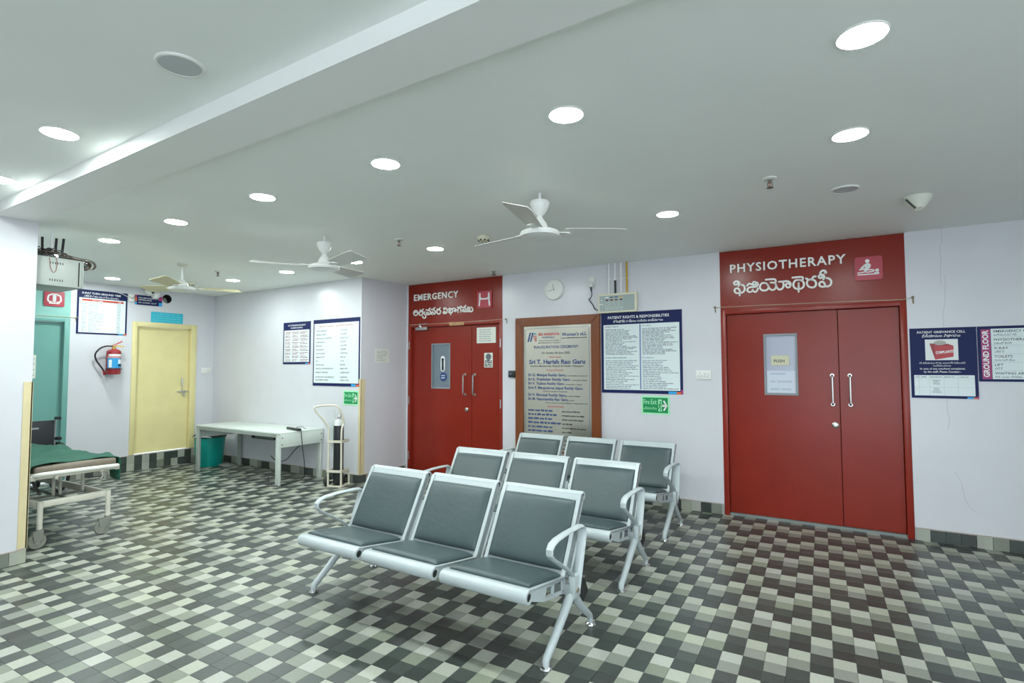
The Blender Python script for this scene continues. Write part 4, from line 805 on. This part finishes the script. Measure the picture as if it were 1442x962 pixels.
def bench(label, loc, rz):
    o = thing('waiting_bench', label, 'bench', loc, rz, 'rows of waiting benches')
    w = .528
    sv = Vector((0, JY-RY, JZ-(RZ+RR-.004))).normalized(); sn = Vector((1, 0, 0)).cross(sv); bv = Vector((0, BY-JY, BZ-JZ)).normalized(); bn = Vector((1, 0, 0)).cross(bv)
    for xi in (-.58, 0, .58):
        g = G(); x0, x1 = xi-w/2, xi+w/2
        for (yy, zz, rr) in ((RY, RZ, RR), (BY, BZ, BR)):
            g.lathe([(rr*.58, x0+.03), (rr*.58, x0), (rr*.92, x0), (rr, x0+.006), (rr, x1-.006), (rr*.92, x1), (rr*.58, x1), (rr*.58, x1-.03)], 20, 0, (0, yy, zz), 'x')
            for xx in (x0+.006, x1-.006): g.lathe([(0, xx-.001), (rr*.6, xx-.001), (rr*.6, xx+.001), (0, xx+.001)], 12, 1, (0, yy, zz), 'x')  # dark disc paints the shade inside each open roll end
        top = RZ+RR
        g.prism([(RY, top), (JY-.02, JZ+.004), (JY+.006, JZ+.006), (JY+.008, JZ-.006), (JY-.02, JZ-.008), (RY, top-.012)], x0, x1, 'yz')      # seat sheet
        tx = bn*.026
        g.prism([(JY-.004, JZ-.002), (BY-.020, BZ+.018), (BY-.002, BZ+.0), (JY+.012, JZ-.008)], x0, x1, 'yz')            # back sheet
        for e in (x0, x1-.007):                                                                                         # pierced side plates
            def bar(pts): g.prism(pts, e, e+.007, 'yz')
            s0, s1 = (RY+.030, top-.010), (JY-.01, JZ+.004)
            L = lambda t, d: (s0[0]+(s1[0]-s0[0])*t, s0[1]+(s1[1]-s0[1])*t-d)
            bar([L(0, 0), L(0, .055), L(.34, .082), L(.34, 0)]); bar([L(.34, 0), L(.34, .018), L(1, .014), L(1, 0)]); bar([L(.34, .082), L(.34, .064), L(1, .064), L(1, .084)])
            bar([L(.60, .01), L(.56, .07), L(.63, .07), L(.67, .01)]); bar([L(.90, .01), L(.90, .08), L(1.02, .084), L(1.02, .0)]); bar([L(.34, .015), L(.34, .07), L(.37, .07), L(.42, .015)])
            g.prism([(JY-.004, JZ), (BY-.022, BZ+.015), (BY+.004, BZ-.022), (JY+.030, JZ-.012)], e, e+.007, 'yz')
        for e in (x0, x1-.022):
            g.prism([(JY-.012, JZ+.006), (BY-.028, BZ+.020), (BY-.014, BZ+.014), (JY+.002, JZ+.002)], e, e+.022, 'yz')
        seat = g.obj('seat_frame', [WMETAL, DARKHOLE], o)
        c0 = Vector((xi, (RY+.030+JY-.018)/2, 0)); tt = (c0.y-RY)/(JY-RY); c0.z = top+(JZ+.004-top)*tt
        g = G(); pad(g, c0, (1, 0, 0), sv, sn, w-.034, (JY-RY)-.040, .026); g.obj('seat_cushion', VINYL, seat)
        F0, F1 = Vector((xi, JY-.004, JZ-.002)), Vector((xi, BY-.020, BZ+.018)); bvF = (F1-F0).normalized(); bnF = Vector((1, 0, 0)).cross(bvF); mid = F0.lerp(F1, .485)+bnF*.004
        g = G(); pad(g, mid, (1, 0, 0), bvF, bnF, w-.046, (F1-F0).length-.072, .026); g.obj('back_cushion', VINYL, seat)
        for e in (x0-.012, x1+.012):
            g = G(); g.tube([(e, JY+.01, JZ-.05), (e, JY+.045, JZ+.03), (e, JY+.135, JZ+.18), (e, JY+.165, JZ+.225)], .0075, 8)
            g.tube([(e, JY+.165, JZ+.225), (e-.014 if e > xi else e+.014, JY+.16, JZ+.215)], .006, 8)
            g.obj('back_bracket', WMETAL, seat)
    g = G(); g.rbox(-.87, .87, .255, .315, .262, .318, .006); g.obj('support_beam', mat('beam_metal', (.30, .33, .33), .35), o)
    for sx in (-1, 1):
        x = sx*.868
        g = G()
        g.tube([(x, .315, .285), (x, .285, .262), (x, .225, .215), (x, .150, .155), (x, .070, .093), (x, .030, .064), (x, .008, .050), (x, .0, .038), (x, 0, .014)], [.027, .026, .0245, .0225, .021, .0205, .020, .019, .018], 14, flat=(1.0, 1.0))
        g.tube([(x, .300, .268), (x, .345, .215), (x, .400, .160), (x, .460, .112), (x, .505, .078), (x, .528, .058), (x, .535, .040), (x, .535, .014)], [.022, .026, .023, .020, .018, .017, .016, .015], 14)
        leg = g.obj('leg', WMETAL, o)
        for yy in (0, .535): G().lathe([(0, .001), (.031, .001), (.032, .006), (.028, .013), (.014, .019), (.009, .03), (0, .03)], 20, 0, (x, yy, 0)).obj('foot', CHROME, leg)
        G().prism([(.330, .350), (.385, .330), (.432, .290), (.468, .222), (.400, .185), (.335, .225)], x-.019, x+.019, 'yz').obj('gusset_cover', BLACK, leg)
        xa = sx*.880; g = G()
        path = [(xa, .292, .345), (xa, .255, .388), (xa, .190, .432), (xa, .100, .486), (xa, .045, .520), (xa, .022, .544), (xa, .022, .568), (xa, .045, .590), (xa, .090, .601), (xa, .200, .606), (xa, .330, .604), (xa, .385, .600), (xa, .405, .588), (xa, .410, .566), (xa, .395, .52), (xa, .362, .43), (xa, .335, .345), (xa, .318, .285), (xa, .310, .262)]
        g.tube(path, [.010, .011, .012, .012, .012, .012, .012, .0125, .013, .013, .013, .014, .015, .016, .017, .018, .018, .017, .015], 14, flat=(1.75, .72), ref=(1, 0, 0))
        arm = g.obj('armrest', WMETAL, o)
        g = G(); xb = xa+sx*.004
        g.rbox(min(xb-.016, xb+.016), max(xb-.016, xb+.016), .262, .345, .245, .362, .008); g.obj('joint_plate', WMETAL, arm)
        G().lathe([(.014, xb+sx*.016), (.013, xb+sx*.022), (0, xb+sx*.024)], 12, 0, (0, .298, .285), 'x').obj('bolt', mat('rusty_bolt', (.36, .30, .22), .4, metal=.7), arm)
    return o
bench('three-seat steel bench with slate cushions in the front row, nearest the camera', (-2.072, 2.474, 0), math.radians(-2.2))
bench('three-seat steel bench in the middle row, between the front bench and the plaque bench', (-2.045, 3.534, 0), math.radians(-1.41))
bench('three-seat steel bench in the last row, nearest the plaque and rights poster', (-2.057, 4.725, 0), math.radians(-1.73))

# ---------------------------------------------------------------- table, its gear, bin
tz = .66
tb = thing('side_table', 'long pale laminate table against the white wall beside the yellow door', 'table', (-6.86, 4.835, 0), math.radians(-2.3))
TX, TY = .965, .325
G().rbox(-TX-.01, TX+.01, -TY-.01, TY+.01, tz-.022, tz, .003).obj('tabletop', TABLEM, tb)
G().rbox(-TX+.06, TX-.06, -TY, -TY+.02, tz-.062, tz-.022, .002).obj('front_rail', TABLEE, tb); G().rbox(-TX+.06, TX-.06, TY-.02, TY, tz-.12, tz-.022, .002).obj('back_rail', TABLEE, tb)
for sx in (-1, 1):
    e = sx*TX
    ap = G().rbox(min(e, e+sx*.018), max(e, e+sx*.018), -TY+.002, TY-.002, tz-.185, tz-.022, .002).obj('end_panel', TABLEM, tb)
    g = G(); [g.lathe([(.008, e+sx*.018), (.008, e+sx*.021), (0, e+sx*.022)], 10, 0, (0, yy, zz), 'x') for yy in (-TY+.03, TY-.03) for zz in (tz-.065, tz-.15)]; g.obj('panel_bolt', DARKM, ap)
    for sy in (-1, 1): G().rbox(min(e, e-sx*.075), max(e, e-sx*.075), min(sy*TY, sy*(TY-.03)), max(sy*TY, sy*(TY-.03)), 0, tz-.022, .003).obj('leg', TABLEM if sx > 0 else TABLEE, tb)
g = G(); g.box(.33, .80, -TY+.03, TY-.1, tz-.105, tz-.098); g.box(.33, .337, -TY+.03, TY-.1, tz-.098, tz-.03); g.box(.793, .80, -TY+.03, TY-.1, tz-.098, tz-.03); g.obj('underslung_tray', DARKM, tb, smooth=False)
G().rbox(.37, .76, -TY+.05, -TY+.25, tz-.097, tz-.08, .004).obj('tray_insert', mat('grey_green_tray', (.16, .20, .18), .5), tb)
tm = Matrix.Translation(tb.location) @ Matrix.Rotation(tb.rotation_euler.z, 4, 'Z')
def tp(x, y, z): return tuple(tm @ Vector((x, y, z)))
o = thing('power_strip', 'black power strip lying at the right end of the table, its cord over the edge', 'power strip', tp(.83, -.02, tz), math.radians(-15))
G().rbox(-.17, .17, -.028, .028, .0005, .032, .006).obj('body', BLACK, o); g = G(); [g.rbox(x-.02, x+.02, -.018, .018, .03, .036, .003) for x in (-.10, -.04, .02, .08)]; g.obj('outlet', mat('strip_grey', (.35, .37, .37), .4), o)
G().tube([(.05, .005, .034), (.10, .01, .05), (.16, .04, .055), (.20, .07, .025)], .007, 8).obj('plug_lead', mat('strip_grey', (.35, .37, .37), .4), o)
o = thing('extension_lead', 'thin black cord hanging from the table edge and looping over the floor', 'cord', (0, 0, 0))
P = [tp(.98, -.03, tz+.006), tp(1.0, -.035, tz+.004), tp(1.015, -.04, tz-.05), tp(1.02, -.02, tz-.25), tp(1.02, .0, .30), tp(1.0, .03, .10), tp(.955, .02, .03), tp(.93, -.05, .007), tp(.94, -.18, .006), tp(.95, -.31, .006), tp(.92, -.375, .008), tp(.86, -.385, .05), tp(.84, -.38, .12)]
def smoothed(P, k=5):
    Q = [Vector(p) for p in P]; out = []
    for i in range(len(Q)-1):
        a, b, c, d = Q[max(i-1, 0)], Q[i], Q[i+1], Q[min(i+2, len(Q)-1)]
        for j in range(k): t = j/k; out.append(.5*((2*b)+(c-a)*t+(2*a-5*b+4*c-d)*t*t+(3*b-a-3*c+d)*t**3))
    return out+[Q[-1]]
G().tube(smoothed(P), .005, 8).obj('cord_length', CABLE, o)
o = thing('loose_cable', 'short black cord slung under the right end of the table', 'cord', (0, 0, 0)); G().tube(smoothed([tp(.95, .05, tz-.15), tp(.90, -.05, tz-.25), tp(.87, -.15, tz-.36), tp(.82, -.25, tz-.37), tp(.76, -.30, tz-.30)]), .005, 8).obj('cord_length', CABLE, o)
o = thing('waste_bin', 'turquoise plastic waste bin under the left end of the table', 'bin', (-8.13, 4.93, 0))
prof = [(0, .004), (.165, .004), (.172, .0), (.178, .01), (.212, .40), (.216, .44), (.226, .442), (.226, .456), (.214, .456), (.205, .43), (.170, .02), (0, .02)]
G().lathe(prof, 40).obj('bucket', BIN, o)
g = G(); g.lathe([(.228, .43), (.232, .445), (.222, .462), (.212, .462), (.208, .40)], 40); g.obj('liner_bag', mat('black_liner', (.02, .022, .022), .35, bump=.4, bscale=40), o)
G().tube([(.205, -.10, .44), (.16, -.17, .452), (.06, -.222, .452), (-.02, -.232, .44)], .007, 8).obj('handle', WHITE, o)
o = thing('floor_plate', 'thin grey plate lying on the floor behind the bin', 'plate', (-7.88, 5.03, 0), math.radians(-8)); G().rbox(-.17, .17, -.07, .07, .001, .022, .004).obj('plate', mat('grey_plate', (.25, .27, .25), .5), o)

# ---------------------------------------------------------------- oxygen cylinder on its trolley
tr = thing('cylinder_trolley', 'cream tubular cylinder trolley standing at the table end by the wall corner', 'trolley', (-5.245, 4.765, 0), math.radians(18))
W2, D2 = .088, .19; g = G(); r = .0125
def T(p, rr=r): g.tube(p, rr, 10)
T(smoothed([(-W2, 0, .012), (-W2, 0, .35), (-W2, 0, .66), (-W2-.005, .01, .73), (-W2-.035, -.02, .80), (-W2-.105, -.10, .925), (-W2-.125, -.12, .965), (-W2-.115, -.12, .995), (-W2-.06, -.10, 1.01), (W2-.085, -.06, 1.015), (W2-.035, -.045, 1.0), (W2-.01, -.03, .955), (W2+.01, .01, .85), (W2+.012, .03, .78), (W2, .0, .70), (W2, 0, .35), (W2, 0, .012)], 3))
g.obj('side_rails', mat('cream_tube', (.68, .64, .52), .35), tr)
g = G(); T([(-W2, 0, .012), (W2, 0, .012)]); T([(-W2, 0, .012), (-W2, D2, .012)]); T([(W2, 0, .012), (W2, D2, .012)]); T([(-W2, D2, .012), (W2, D2, .012)]); T([(-W2, D2, .012), (-W2, D2, .16), (-W2, D2-.03, .18), (-W2, .0, .19)]); T([(W2, D2, .012), (W2, D2, .16), (W2, D2-.03, .18), (W2, .0, .19)]); g.obj('base_frame', mat('cream_tube', (.68, .64, .52), .35), tr)
for z in (.20, .565):
    g = G(); ring = [(-W2-.01, -.012), (W2+.012, -.012), (W2+.012, D2*.82), (-W2-.01, D2*.82)]
    for a, b in zip(ring, ring[1:]+ring[:1]): g.box(min(a[0], b[0])-.004, max(a[0], b[0])+.004, min(a[1], b[1])-.004, max(a[1], b[1])+.004, z-.015, z+.015)
    g.obj('retaining_band', mat('cream_tube', (.68, .64, .52), .35), tr, smooth=False)
for sx in (-1, 1):
    x = -W2-.05 if sx < 0 else .02; D2 = .09 if sx < 0 else .235
    g = G(); g.lathe([(.022, x-.022), (.055, x-.022), (.062, x-.014), (.062, x+.014), (.055, x+.022), (.022, x+.022)], 24, 0, (0, D2-.02, .062), 'x', close=True); g.lathe([(0, x-.018), (.03, x-.018), (.03, x+.018), (0, x+.018)], 16, 1, (0, D2-.02, .062), 'x'); g.lathe([(0, x-.026), (.011, x-.026), (.011, x+.026), (0, x+.026)], 10, 2, (0, D2-.02, .062), 'x')
    g.obj('wheel', [mat('black_rubber', (.02, .02, .02), .6), mat('wheel_hub', (.50, .45, .34), .5), DARKM], tr)
G().tube([(-W2-.05, .07, .062), (.02, .215, .062)], .009, 8).obj('axle', GURN, tr)
o = thing('oxygen_cylinder', 'black oxygen cylinder with white shoulder standing in the cream trolley', 'cylinder', (tr.location.x-.028, tr.location.y+.085, 0))
g = G(); g.lathe([(0, .03), (.055, .03), (.062, .04), (.062, .745), (.061, .755)], 28, 0); g.lathe([(.0605, .755), (.057, .79), (.044, .815), (.024, .83), (.018, .835)], 28, 1); g.obj('cylinder_body', [mat('cylinder_black', (.022, .025, .030), .35, var=.2, scale=10), mat('cylinder_white', (.72, .74, .72), .35)], o)
g = G(); g.lathe([(.018, .832), (.018, .86), (.012, .865), (.012, .90), (0, .90)], 14); g.tube([(-.03, 0, .875), (.055, -.01, .872)], .010, 8); g.tube([(0, 0, .895), (-.02, 0, .905)], .009, 8); g.obj('valve', STEEL, o)
g = G(); g.lathe([(.026, -.052), (.026, -.024), (0, -.024)], 20, 0, (.058, 0, .885), 'y'); g.lathe([(0, -.0525), (.022, -.0525), (.022, -.051), (0, -.051)], 18, 1, (.058, 0, .885), 'y'); g.obj('pressure_gauge', [CHROME, WPRINT], o)
g = G(); g.lathe([(.013, .86), (.013, .93), (.009, .94), (.009, .985), (0, .985)], 14, 0, (-.072, -.01, -.03)); g.obj('flowmeter', mat('clear_plastic', (.58, .62, .60), .15), o)
g = G(); g.prism([(-.062, .82), (-.045, .80), (-.05, .55), (-.085, .42), (-.115, .46), (-.10, .70)], -.045, -.035); g.obj('mask_bag', mat('clear_bag', (.56, .62, .60), .3), o)

# ---------------------------------------------------------------- fire extinguisher
o = wall_thing('fire_extinguisher', 'red fire extinguisher with blue label and black hose on the left wall', 'fire extinguisher', FB, 3.79, 1.39, .0)
g = G(); g.lathe([(0, .006), (.06, .0), (.082, .006), (.086, .025), (.086, .30), (.082, .325), (.06, .345), (.03, .355), (.022, .36)], 32, 0, (0, -.10, 0)); g.obj('cylinder_body', mat('extinguisher_red', (.30, .018, .024), .25), o)
def arcband(z0, z1, a0, a1, r, m, nm):
    g = G(); n = 12; vs = []
    for k in range(n+1):
        a = math.radians(a0+(a1-a0)*k/n); vs += [(r*math.cos(a), -.10+r*math.sin(a), z0), (r*math.cos(a), -.10+r*math.sin(a), z1)]
    g.add(vs, [(2*k, 2*k+2, 2*k+3, 2*k+1) for k in range(n)]); return g.obj(nm, m, o)
arcband(.255, .282, -155, -20, .0868, WPRINT, 'white_label'); arcband(.090, .235, -165, -15, .0868, mat('label_blue', (.02, .30, .62), .4), 'blue_label'); arcband(.228, .252, -165, -15, .0869, mat('label_pink', (.60, .28, .28), .4), 'pink_label')
arcband(.10, .205, -150, -125, .0874, WPRINT, 'printed_text'); arcband(.15, .21, -75, -30, .0874, WPRINT, 'printed_panel'); arcband(.115, .14, -75, -30, .0874, NAVY, 'printed_text')
g = G(); g.lathe([(.026, .352), (.026, .375), (.016, .385), (.016, .405), (0, .405)], 16, 0, (0, -.10, 0)); g.obj('neck', mat('brass', (.50, .34, .10), .35, metal=.7), o)
g = G(); g.tube([(-.02, -.10, .40), (.03, -.105, .425), (.095, -.115, .465)], .008, 8, flat=(1.4, .5)); g.obj('upper_lever', mat('extinguisher_red', (.30, .018, .024), .25), o); g = G(); g.tube([(-.02, -.10, .395), (.03, -.105, .40), (.115, -.115, .392)], .008, 8, flat=(1.4, .6)); g.obj('lower_lever', mat('lever_yellow', (.62, .38, .03), .4), o)
G().tube(smoothed([(-.02, -.10, .392), (-.09, -.10, .392), (-.16, -.09, .36), (-.208, -.07, .28), (-.19, -.06, .20), (-.14, -.06, .12), (-.095, -.06, .05)], 4), .0105, 10).obj('hose', BLACK, o); G().tube([(-.10, -.06, .055), (-.085, -.06, -.005)], [.012, .016], 10).obj('nozzle', mat('extinguisher_red', (.30, .018, .024), .25), o)
g = G(); g.lathe([(.0875, .07), (.0895, .07), (.0895, .082), (.0875, .082)], 32, 0, (0, -.10, 0), close=True); g.box(-.012, .012, -.02, 0, .06, .30); g.tube([(.085, -.10, .076), (.11, -.105, .076)], .005, 6); g.obj('wall_bracket', BLACK, o)

# ---------------------------------------------------------------- hospital stretcher, mattress, sheet
st = thing('hospital_stretcher', 'cream steel hospital stretcher on castors behind the near left wall end', 'stretcher', (-6.55, 2.235, 0))
L2 = .95; w2 = .245
g = G()
for sy in (-1, 1): g.rbox(-L2+.06, L2-.06, sy*w2-.018, sy*w2+.018, .315, .372, .004)
for sx in (-1, 1): g.rbox(sx*(L2-.04)-.018, sx*(L2-.04)+.018, -w2-.018, w2+.018, .325, .376, .004)
g.obj('base_frame', GURN, st)
for sx in (-1, 1):
    for sy in (-1, 1):
        x, y = sx*(L2-.02), sy*w2
        lg = G().tube([(x, y, .378), (x, y, .155)], .020, 14).obj('leg', GURN, st)
        g = G(); a = -1 if sy > 0 else .4; cx, cy = x+.01, y-.045*(1 if sy > 0 else .4)
        g.lathe([(.0, .155), (.024, .155), (.026, .14), (.0, .14)], 12, 0, (x, y, 0)); g.prism([(cx-.022, y+.02), (cx+.022, y+.02), (cx+.02, cy-.03), (cx-.02, cy-.03)], .118, .142, 'xy'); g.prism([(y+.02, .14), (cy-.035, .128), (cy-.02, .055), (cy+.02, .055)], cx-.026, cx-.019, 'yz'); g.prism([(y+.02, .14), (cy-.035, .128), (cy-.02, .055), (cy+.02, .055)], cx+.019, cx+.026, 'yz'); g.obj('castor_fork', RUBBER, lg)
        g = G(); g.lathe([(.028, cx-.015), (.058, cx-.016), (.063, cx-.008), (.063, cx+.008), (.058, cx+.016), (.028, cx+.015)], 24, 0, (0, cy, .063), 'x', close=True); g.lathe([(0, cx-.012), (.03, cx-.012), (.03, cx+.012), (0, cx+.012)], 16, 1, (0, cy, .063), 'x'); g.obj('castor_wheel', [RUBBER, mat('castor_hub', (.38, .38, .33), .5)], lg)
top = G(); tw = .305
top.tube(smoothed([(L2-.28, -tw, .585), (L2-.05, -tw, .592), (L2+.02, -tw+.03, .602), (L2+.035, -tw+.09, .605), (L2+.035, 0, .602), (L2+.035, tw-.07, .598), (L2+.02, tw-.015, .594), (L2-.05, tw, .585), (L2-.28, tw, .58)], 4), .019, 12); top.obj('end_rail', mat('white_enamel_tube', (.70, .70, .63), .3), st)
g = G()
for sy in (-1, 1): g.rbox(-L2, L2, sy*tw-.018, sy*tw+.018, .555, .60, .004)
for x in (-L2+.02, -.3, .3, L2-.03): g.rbox(x-.018, x+.018, -tw, tw, .56, .595, .004)
for yy in (-.16, .17): g.rbox(L2+.012, L2+.036, yy-.012, yy+.012, .555, .59, .003)
g.obj('top_frame', GURN, st); G().box(-L2+.02, L2-.02, -tw+.018, tw-.018, .596, .602).obj('deck', mat('deck_metal', (.25, .25, .22), .5), st, smooth=False)
for x in (.55, -.55):
    for yy in (-.02, .03, -.2, .2): G().tube([(x, yy, .34), (x, yy, .57)], .013, 10).obj('lift_post', GURN, st)
g = G(); g.tube([(-.5, -.1, .36), (.6, .12, .53)], .012, 8); g.tube([(.5, -.1, .36), (-.6, .12, .53)], .012, 8); g.tube([(L2-.1, 0, .34), (-L2+.1, 0, .34)], .010, 8); g.tube([(.55, -w2, .34), (.55, w2, .34)], .012, 8); g.tube([(-.55, -w2, .34), (-.55, w2, .34)], .012, 8); g.obj('lift_linkage', mat('dull_steel', (.24, .24, .21), .45, metal=.4), st)
g = G(); g.tube([(L2+.03, .17, .565), (L2+.045, .17, .52), (L2+.05, .15, .50)], .010, 8); g.lathe([(.0, .0), (.022, .0), (.022, .05), (0, .05)], 12, 0, (L2+.03, .19, .50)); g.obj('crank', mat('dull_steel', (.24, .24, .21), .45, metal=.4), st)
o = thing('mattress', 'brown foam mattress under the green sheet on the stretcher', 'mattress', (-6.55, 2.235, .603))
G().rbox(-.93, .945, -.295, .30, 0, .062, .02, 3).obj('foam_block', BROWN, o)
o = thing('bed_sheet', 'crumpled green sheet spread over the stretcher mattress', 'sheet', (-6.55, 2.235, 0))
rr = random.Random(4); g = G(); nx, ny = 56, 44; vs = []
ph = [(rr.uniform(3, 16), rr.uniform(3, 20), rr.uniform(0, 6), rr.uniform(.003, .007)) for _ in range(10)]
for i in range(nx+1):
    for j in range(ny+1):
        u = i/nx; v = j/ny; x = -.95+1.865*u + .03*math.sin(v*9)*(1 if u > .9 else 0); d = (v-.5)*1.06
        ed = .318
        if abs(d) <= ed-.02: y, z = d, .672
        else:
            s_ = abs(d)-(ed-.02); y = math.copysign(min(ed-.02+s_*.7, ed+.012), d); z = .672-max(0, s_-.02)
            drop = .13+.06*math.sin(u*11+1)+(.15 if (u > .90 and d > 0) else 0)+(.10 if (d < 0 and u > .90) else 0); z = max(z, .672-drop); y += .010*math.sin(u*38)*min(1, s_*6)
        z += sum(a*math.sin(fx*x+fy*y+p_) for fx, fy, p_, a in ph)*(1 if abs(d) < ed else .3)+.004*math.sin(x*31+y*9)
        if abs(d) <= ed-.02: z = max(z, .668)
        vs.append((x, y, z))
fs = [(i*(ny+1)+j, (i+1)*(ny+1)+j, (i+1)*(ny+1)+j+1, i*(ny+1)+j+1) for i in range(nx) for j in range(ny)]
g.add(vs, fs); q = g.obj('cloth', SHEET, o, ang=3.2); md = q.modifiers.new('thickness', 'SOLIDIFY'); md.thickness = .004; md.offset = 1

# ---------------------------------------------------------------- wheelchair half hidden behind the stretcher
wc = thing('wheelchair', 'black wheelchair parked against the teal door, behind the stretcher', 'wheelchair', (-7.98, 2.72, 0), 0)
hw = .205
G().rbox(-.012, .012, -hw, hw, .52, .86, .008).obj('backrest', mat('black_canvas', (.022, .024, .028), .6), wc); G().box(.0125, .0135, -.10, .06, .765, .785).obj('white_print', mat('faded_print', (.30, .32, .34), .6), wc, smooth=False)
G().rbox(-.42, -.01, -hw, hw, .47, .50, .008).obj('seat', mat('black_canvas', (.022, .024, .028), .6), wc)
for sy in (-1, 1):
    y = sy*(hw+.014); g = G()
    g.tube(smoothed([(.0, y, .30), (.0, y, .60), (.0, y, .86), (.02, y, .885), (.10, y, .885)], 3), .012, 10); g.tube([(-.42, y, .20), (-.42, y, .48), (.0, y, .48)], .012, 10); g.tube(smoothed([(-.01, y, .66), (-.20, y, .67), (-.30, y, .66), (-.32, y, .60), (-.32, y, .48)], 3), .011, 10); g.tube([(-.42, y, .20), (-.02, y, .20), (0, y, .30)], .011, 10); g.tube([(-.42, y, .46), (-.50, y, .20), (-.52, y, .10)], .011, 10)
    fr = g.obj('side_frame', mat('wheelchair_chrome', (.35, .36, .37), .3, metal=.8), wc)
    G().tube([(.02, y, .885), (.115, y, .885)], .019, 12).obj('push_grip', BLACK, fr); G().rbox(-.29, -.04, y-.022, y+.022, .675, .70, .008).obj('arm_pad', BLACK, fr); G().tube([(.0, y+sy*.01, .64), (.07, y+sy*.03, .64)], .02, 10).obj('rear_knob', BLACK, fr)
    yw = sy*(hw+.060); g = G(); n = 36
    g.lathe([(.272, yw-.012), (.295, yw-.014), (.298, yw), (.295, yw+.014), (.272, yw+.012)], n, 0, (0, 0, .298), 'y', close=True); g.lathe([(0, yw-.02), (.03, yw-.02), (.03, yw+.02), (0, yw+.02)], 14, 1, (0, 0, .298), 'y')
    for k in range(12): a = 2*PI*k/12; g.tube([(0, yw, .298), (.275*math.cos(a), yw, .298+.275*math.sin(a))], .003, 5, 1)
    wh = g.obj('large_wheel', [mat('black_rubber', (.02, .02, .02), .6), mat('wheelchair_chrome', (.35, .36, .37), .3, metal=.8)], wc)
    G().tube([(.25*math.cos(a), yw+sy*.03, .298+.25*math.sin(a)) for a in [2*PI*k/32 for k in range(32)]], .008, 8, closed=True).obj('hand_rim', mat('wheelchair_chrome', (.35, .36, .37), .3, metal=.8), wh)
    g = G(); g.lathe([(.04, y-.012), (.085, y-.014), (.09, y), (.085, y+.014), (.04, y+.012)], 24, 0, (-.46, 0, .09), 'y', close=True); g.lathe([(0, y-.01), (.045, y-.01), (.045, y+.01), (0, y+.01)], 14, 1, (-.46, 0, .09), 'y'); g.obj('front_castor', [mat('black_rubber', (.02, .02, .02), .6), mat('castor_hub', (.38, .38, .33), .5)], wc)
g = G(); g.tube([(-.2, -hw, .21), (-.2, hw, .47)], .010, 8); g.tube([(-.2, hw, .21), (-.2, -hw, .47)], .010, 8); g.obj('cross_brace', mat('wheelchair_chrome', (.35, .36, .37), .3, metal=.8), wc)

# ---------------------------------------------------------------- network cabinet hung beside the pillar
nb = thing('network_cabinet', 'grey metal network cabinet hung high behind the near left wall end', 'cabinet', (-5.40, 1.80, 2.15))
CAB = mat('cabinet_grey', (.40, .435, .40), .4, var=.02)
g = G(); g.rbox(-.45, 0, .0, .335, 0, .232, .004); g.obj('case', CAB, nb)
g = G()
for z in (.045, .185):
    for k in range(6): g.box(-.0002, .0012, .115+k*.0165, .120+k*.0165, z-.008, z+.010)
g.obj('vent_slots', DARKHOLE, nb, smooth=False)
g = G(); g.box(-.0005, .002, .308, .316, .012, .215); g.obj('door_gap', DARKHOLE, nb, smooth=False); g = G(); g.rbox(-.45, .004, .335, .345, 0, .232, .002); g.obj('front_door', CAB, nb)
o = thing('wifi_router', 'dark wireless router with upright antennas on the network cabinet', 'router', (-5.60, 1.95, 2.3825))
G().rbox(-.10, .16, -.12, .10, 0, .035, .006).obj('case', mat('router_dark', (.09, .10, .10), .4), o)
for k, yy in enumerate((-.09, -.04, .055, .105)): G().tube([(.05, yy*.9, .03), (.05, yy, .175+.006*k)], .0085, 8, flat=(1.2, .8)).obj('antenna', BLACK, o)
g = G(); g.box(.155, .162, .005, .03, .012, .03); g.obj('status_light', mat('status_glow', (.75, .9, 1.0), .4, emit=6), o, smooth=False)
o = thing('cable_bundle', 'tangled dark cables lying over the network cabinet and drooping off its end', 'cables', (-5.40, 1.80, 2.3825)); rr = random.Random(11)
for k in range(13):
    x = rr.uniform(-.26, -.012); e = rr.uniform(.345, .40); zz = rr.uniform(.012, .035)
    P = [(x, .01, zz), (x+rr.uniform(-.03, .008), .10, zz+rr.uniform(.0, .04)), (x*.8, .20, zz+rr.uniform(0, .025)), (x*.6, .30, zz*.7), (x*.5, e, zz*.4), (x*.45, e+.035, -.02), (x*.45, e+.02, -.055), (x*.42, .36, -.06)]
    P = [(min(p[0], -.004), p[1], p[2]) for p in P]
    G().tube(smoothed(P, 4), .0042, 6).obj('cable', CABLE if k % 3 else mat('brown_cable', (.10, .06, .04), .5), o)
for k in range(12):
    cx, cy, rz_ = rr.uniform(-.10, -.02), rr.uniform(.03, .17), rr.uniform(0, 6)
    P = [(min(-.004, cx+rr.uniform(-.05, .05)), max(.012, cy+rr.uniform(-.07, .08)), rr.uniform(.008, .085)) for _ in range(6)]
    G().tube(smoothed(P, 4), .0042, 6).obj('cable', CABLE, o)
G().tube(smoothed([(-.03, .10, .03), (.004, .11, -.02), (.006, .115, -.08), (.006, .135, -.125), (.006, .155, -.10), (.006, .158, -.04), (.0, .15, .02)], 4), .0028, 6).obj('loop_cable', mat('pink_cable', (.32, .17, .14), .5), o)
G().tube(smoothed([(-.15, .06, .05), (-.12, .14, .075), (-.10, .22, .06), (-.06, .30, .02), (-.03, .36, -.01)], 4), .004, 6).obj('cable', CABLE, o)
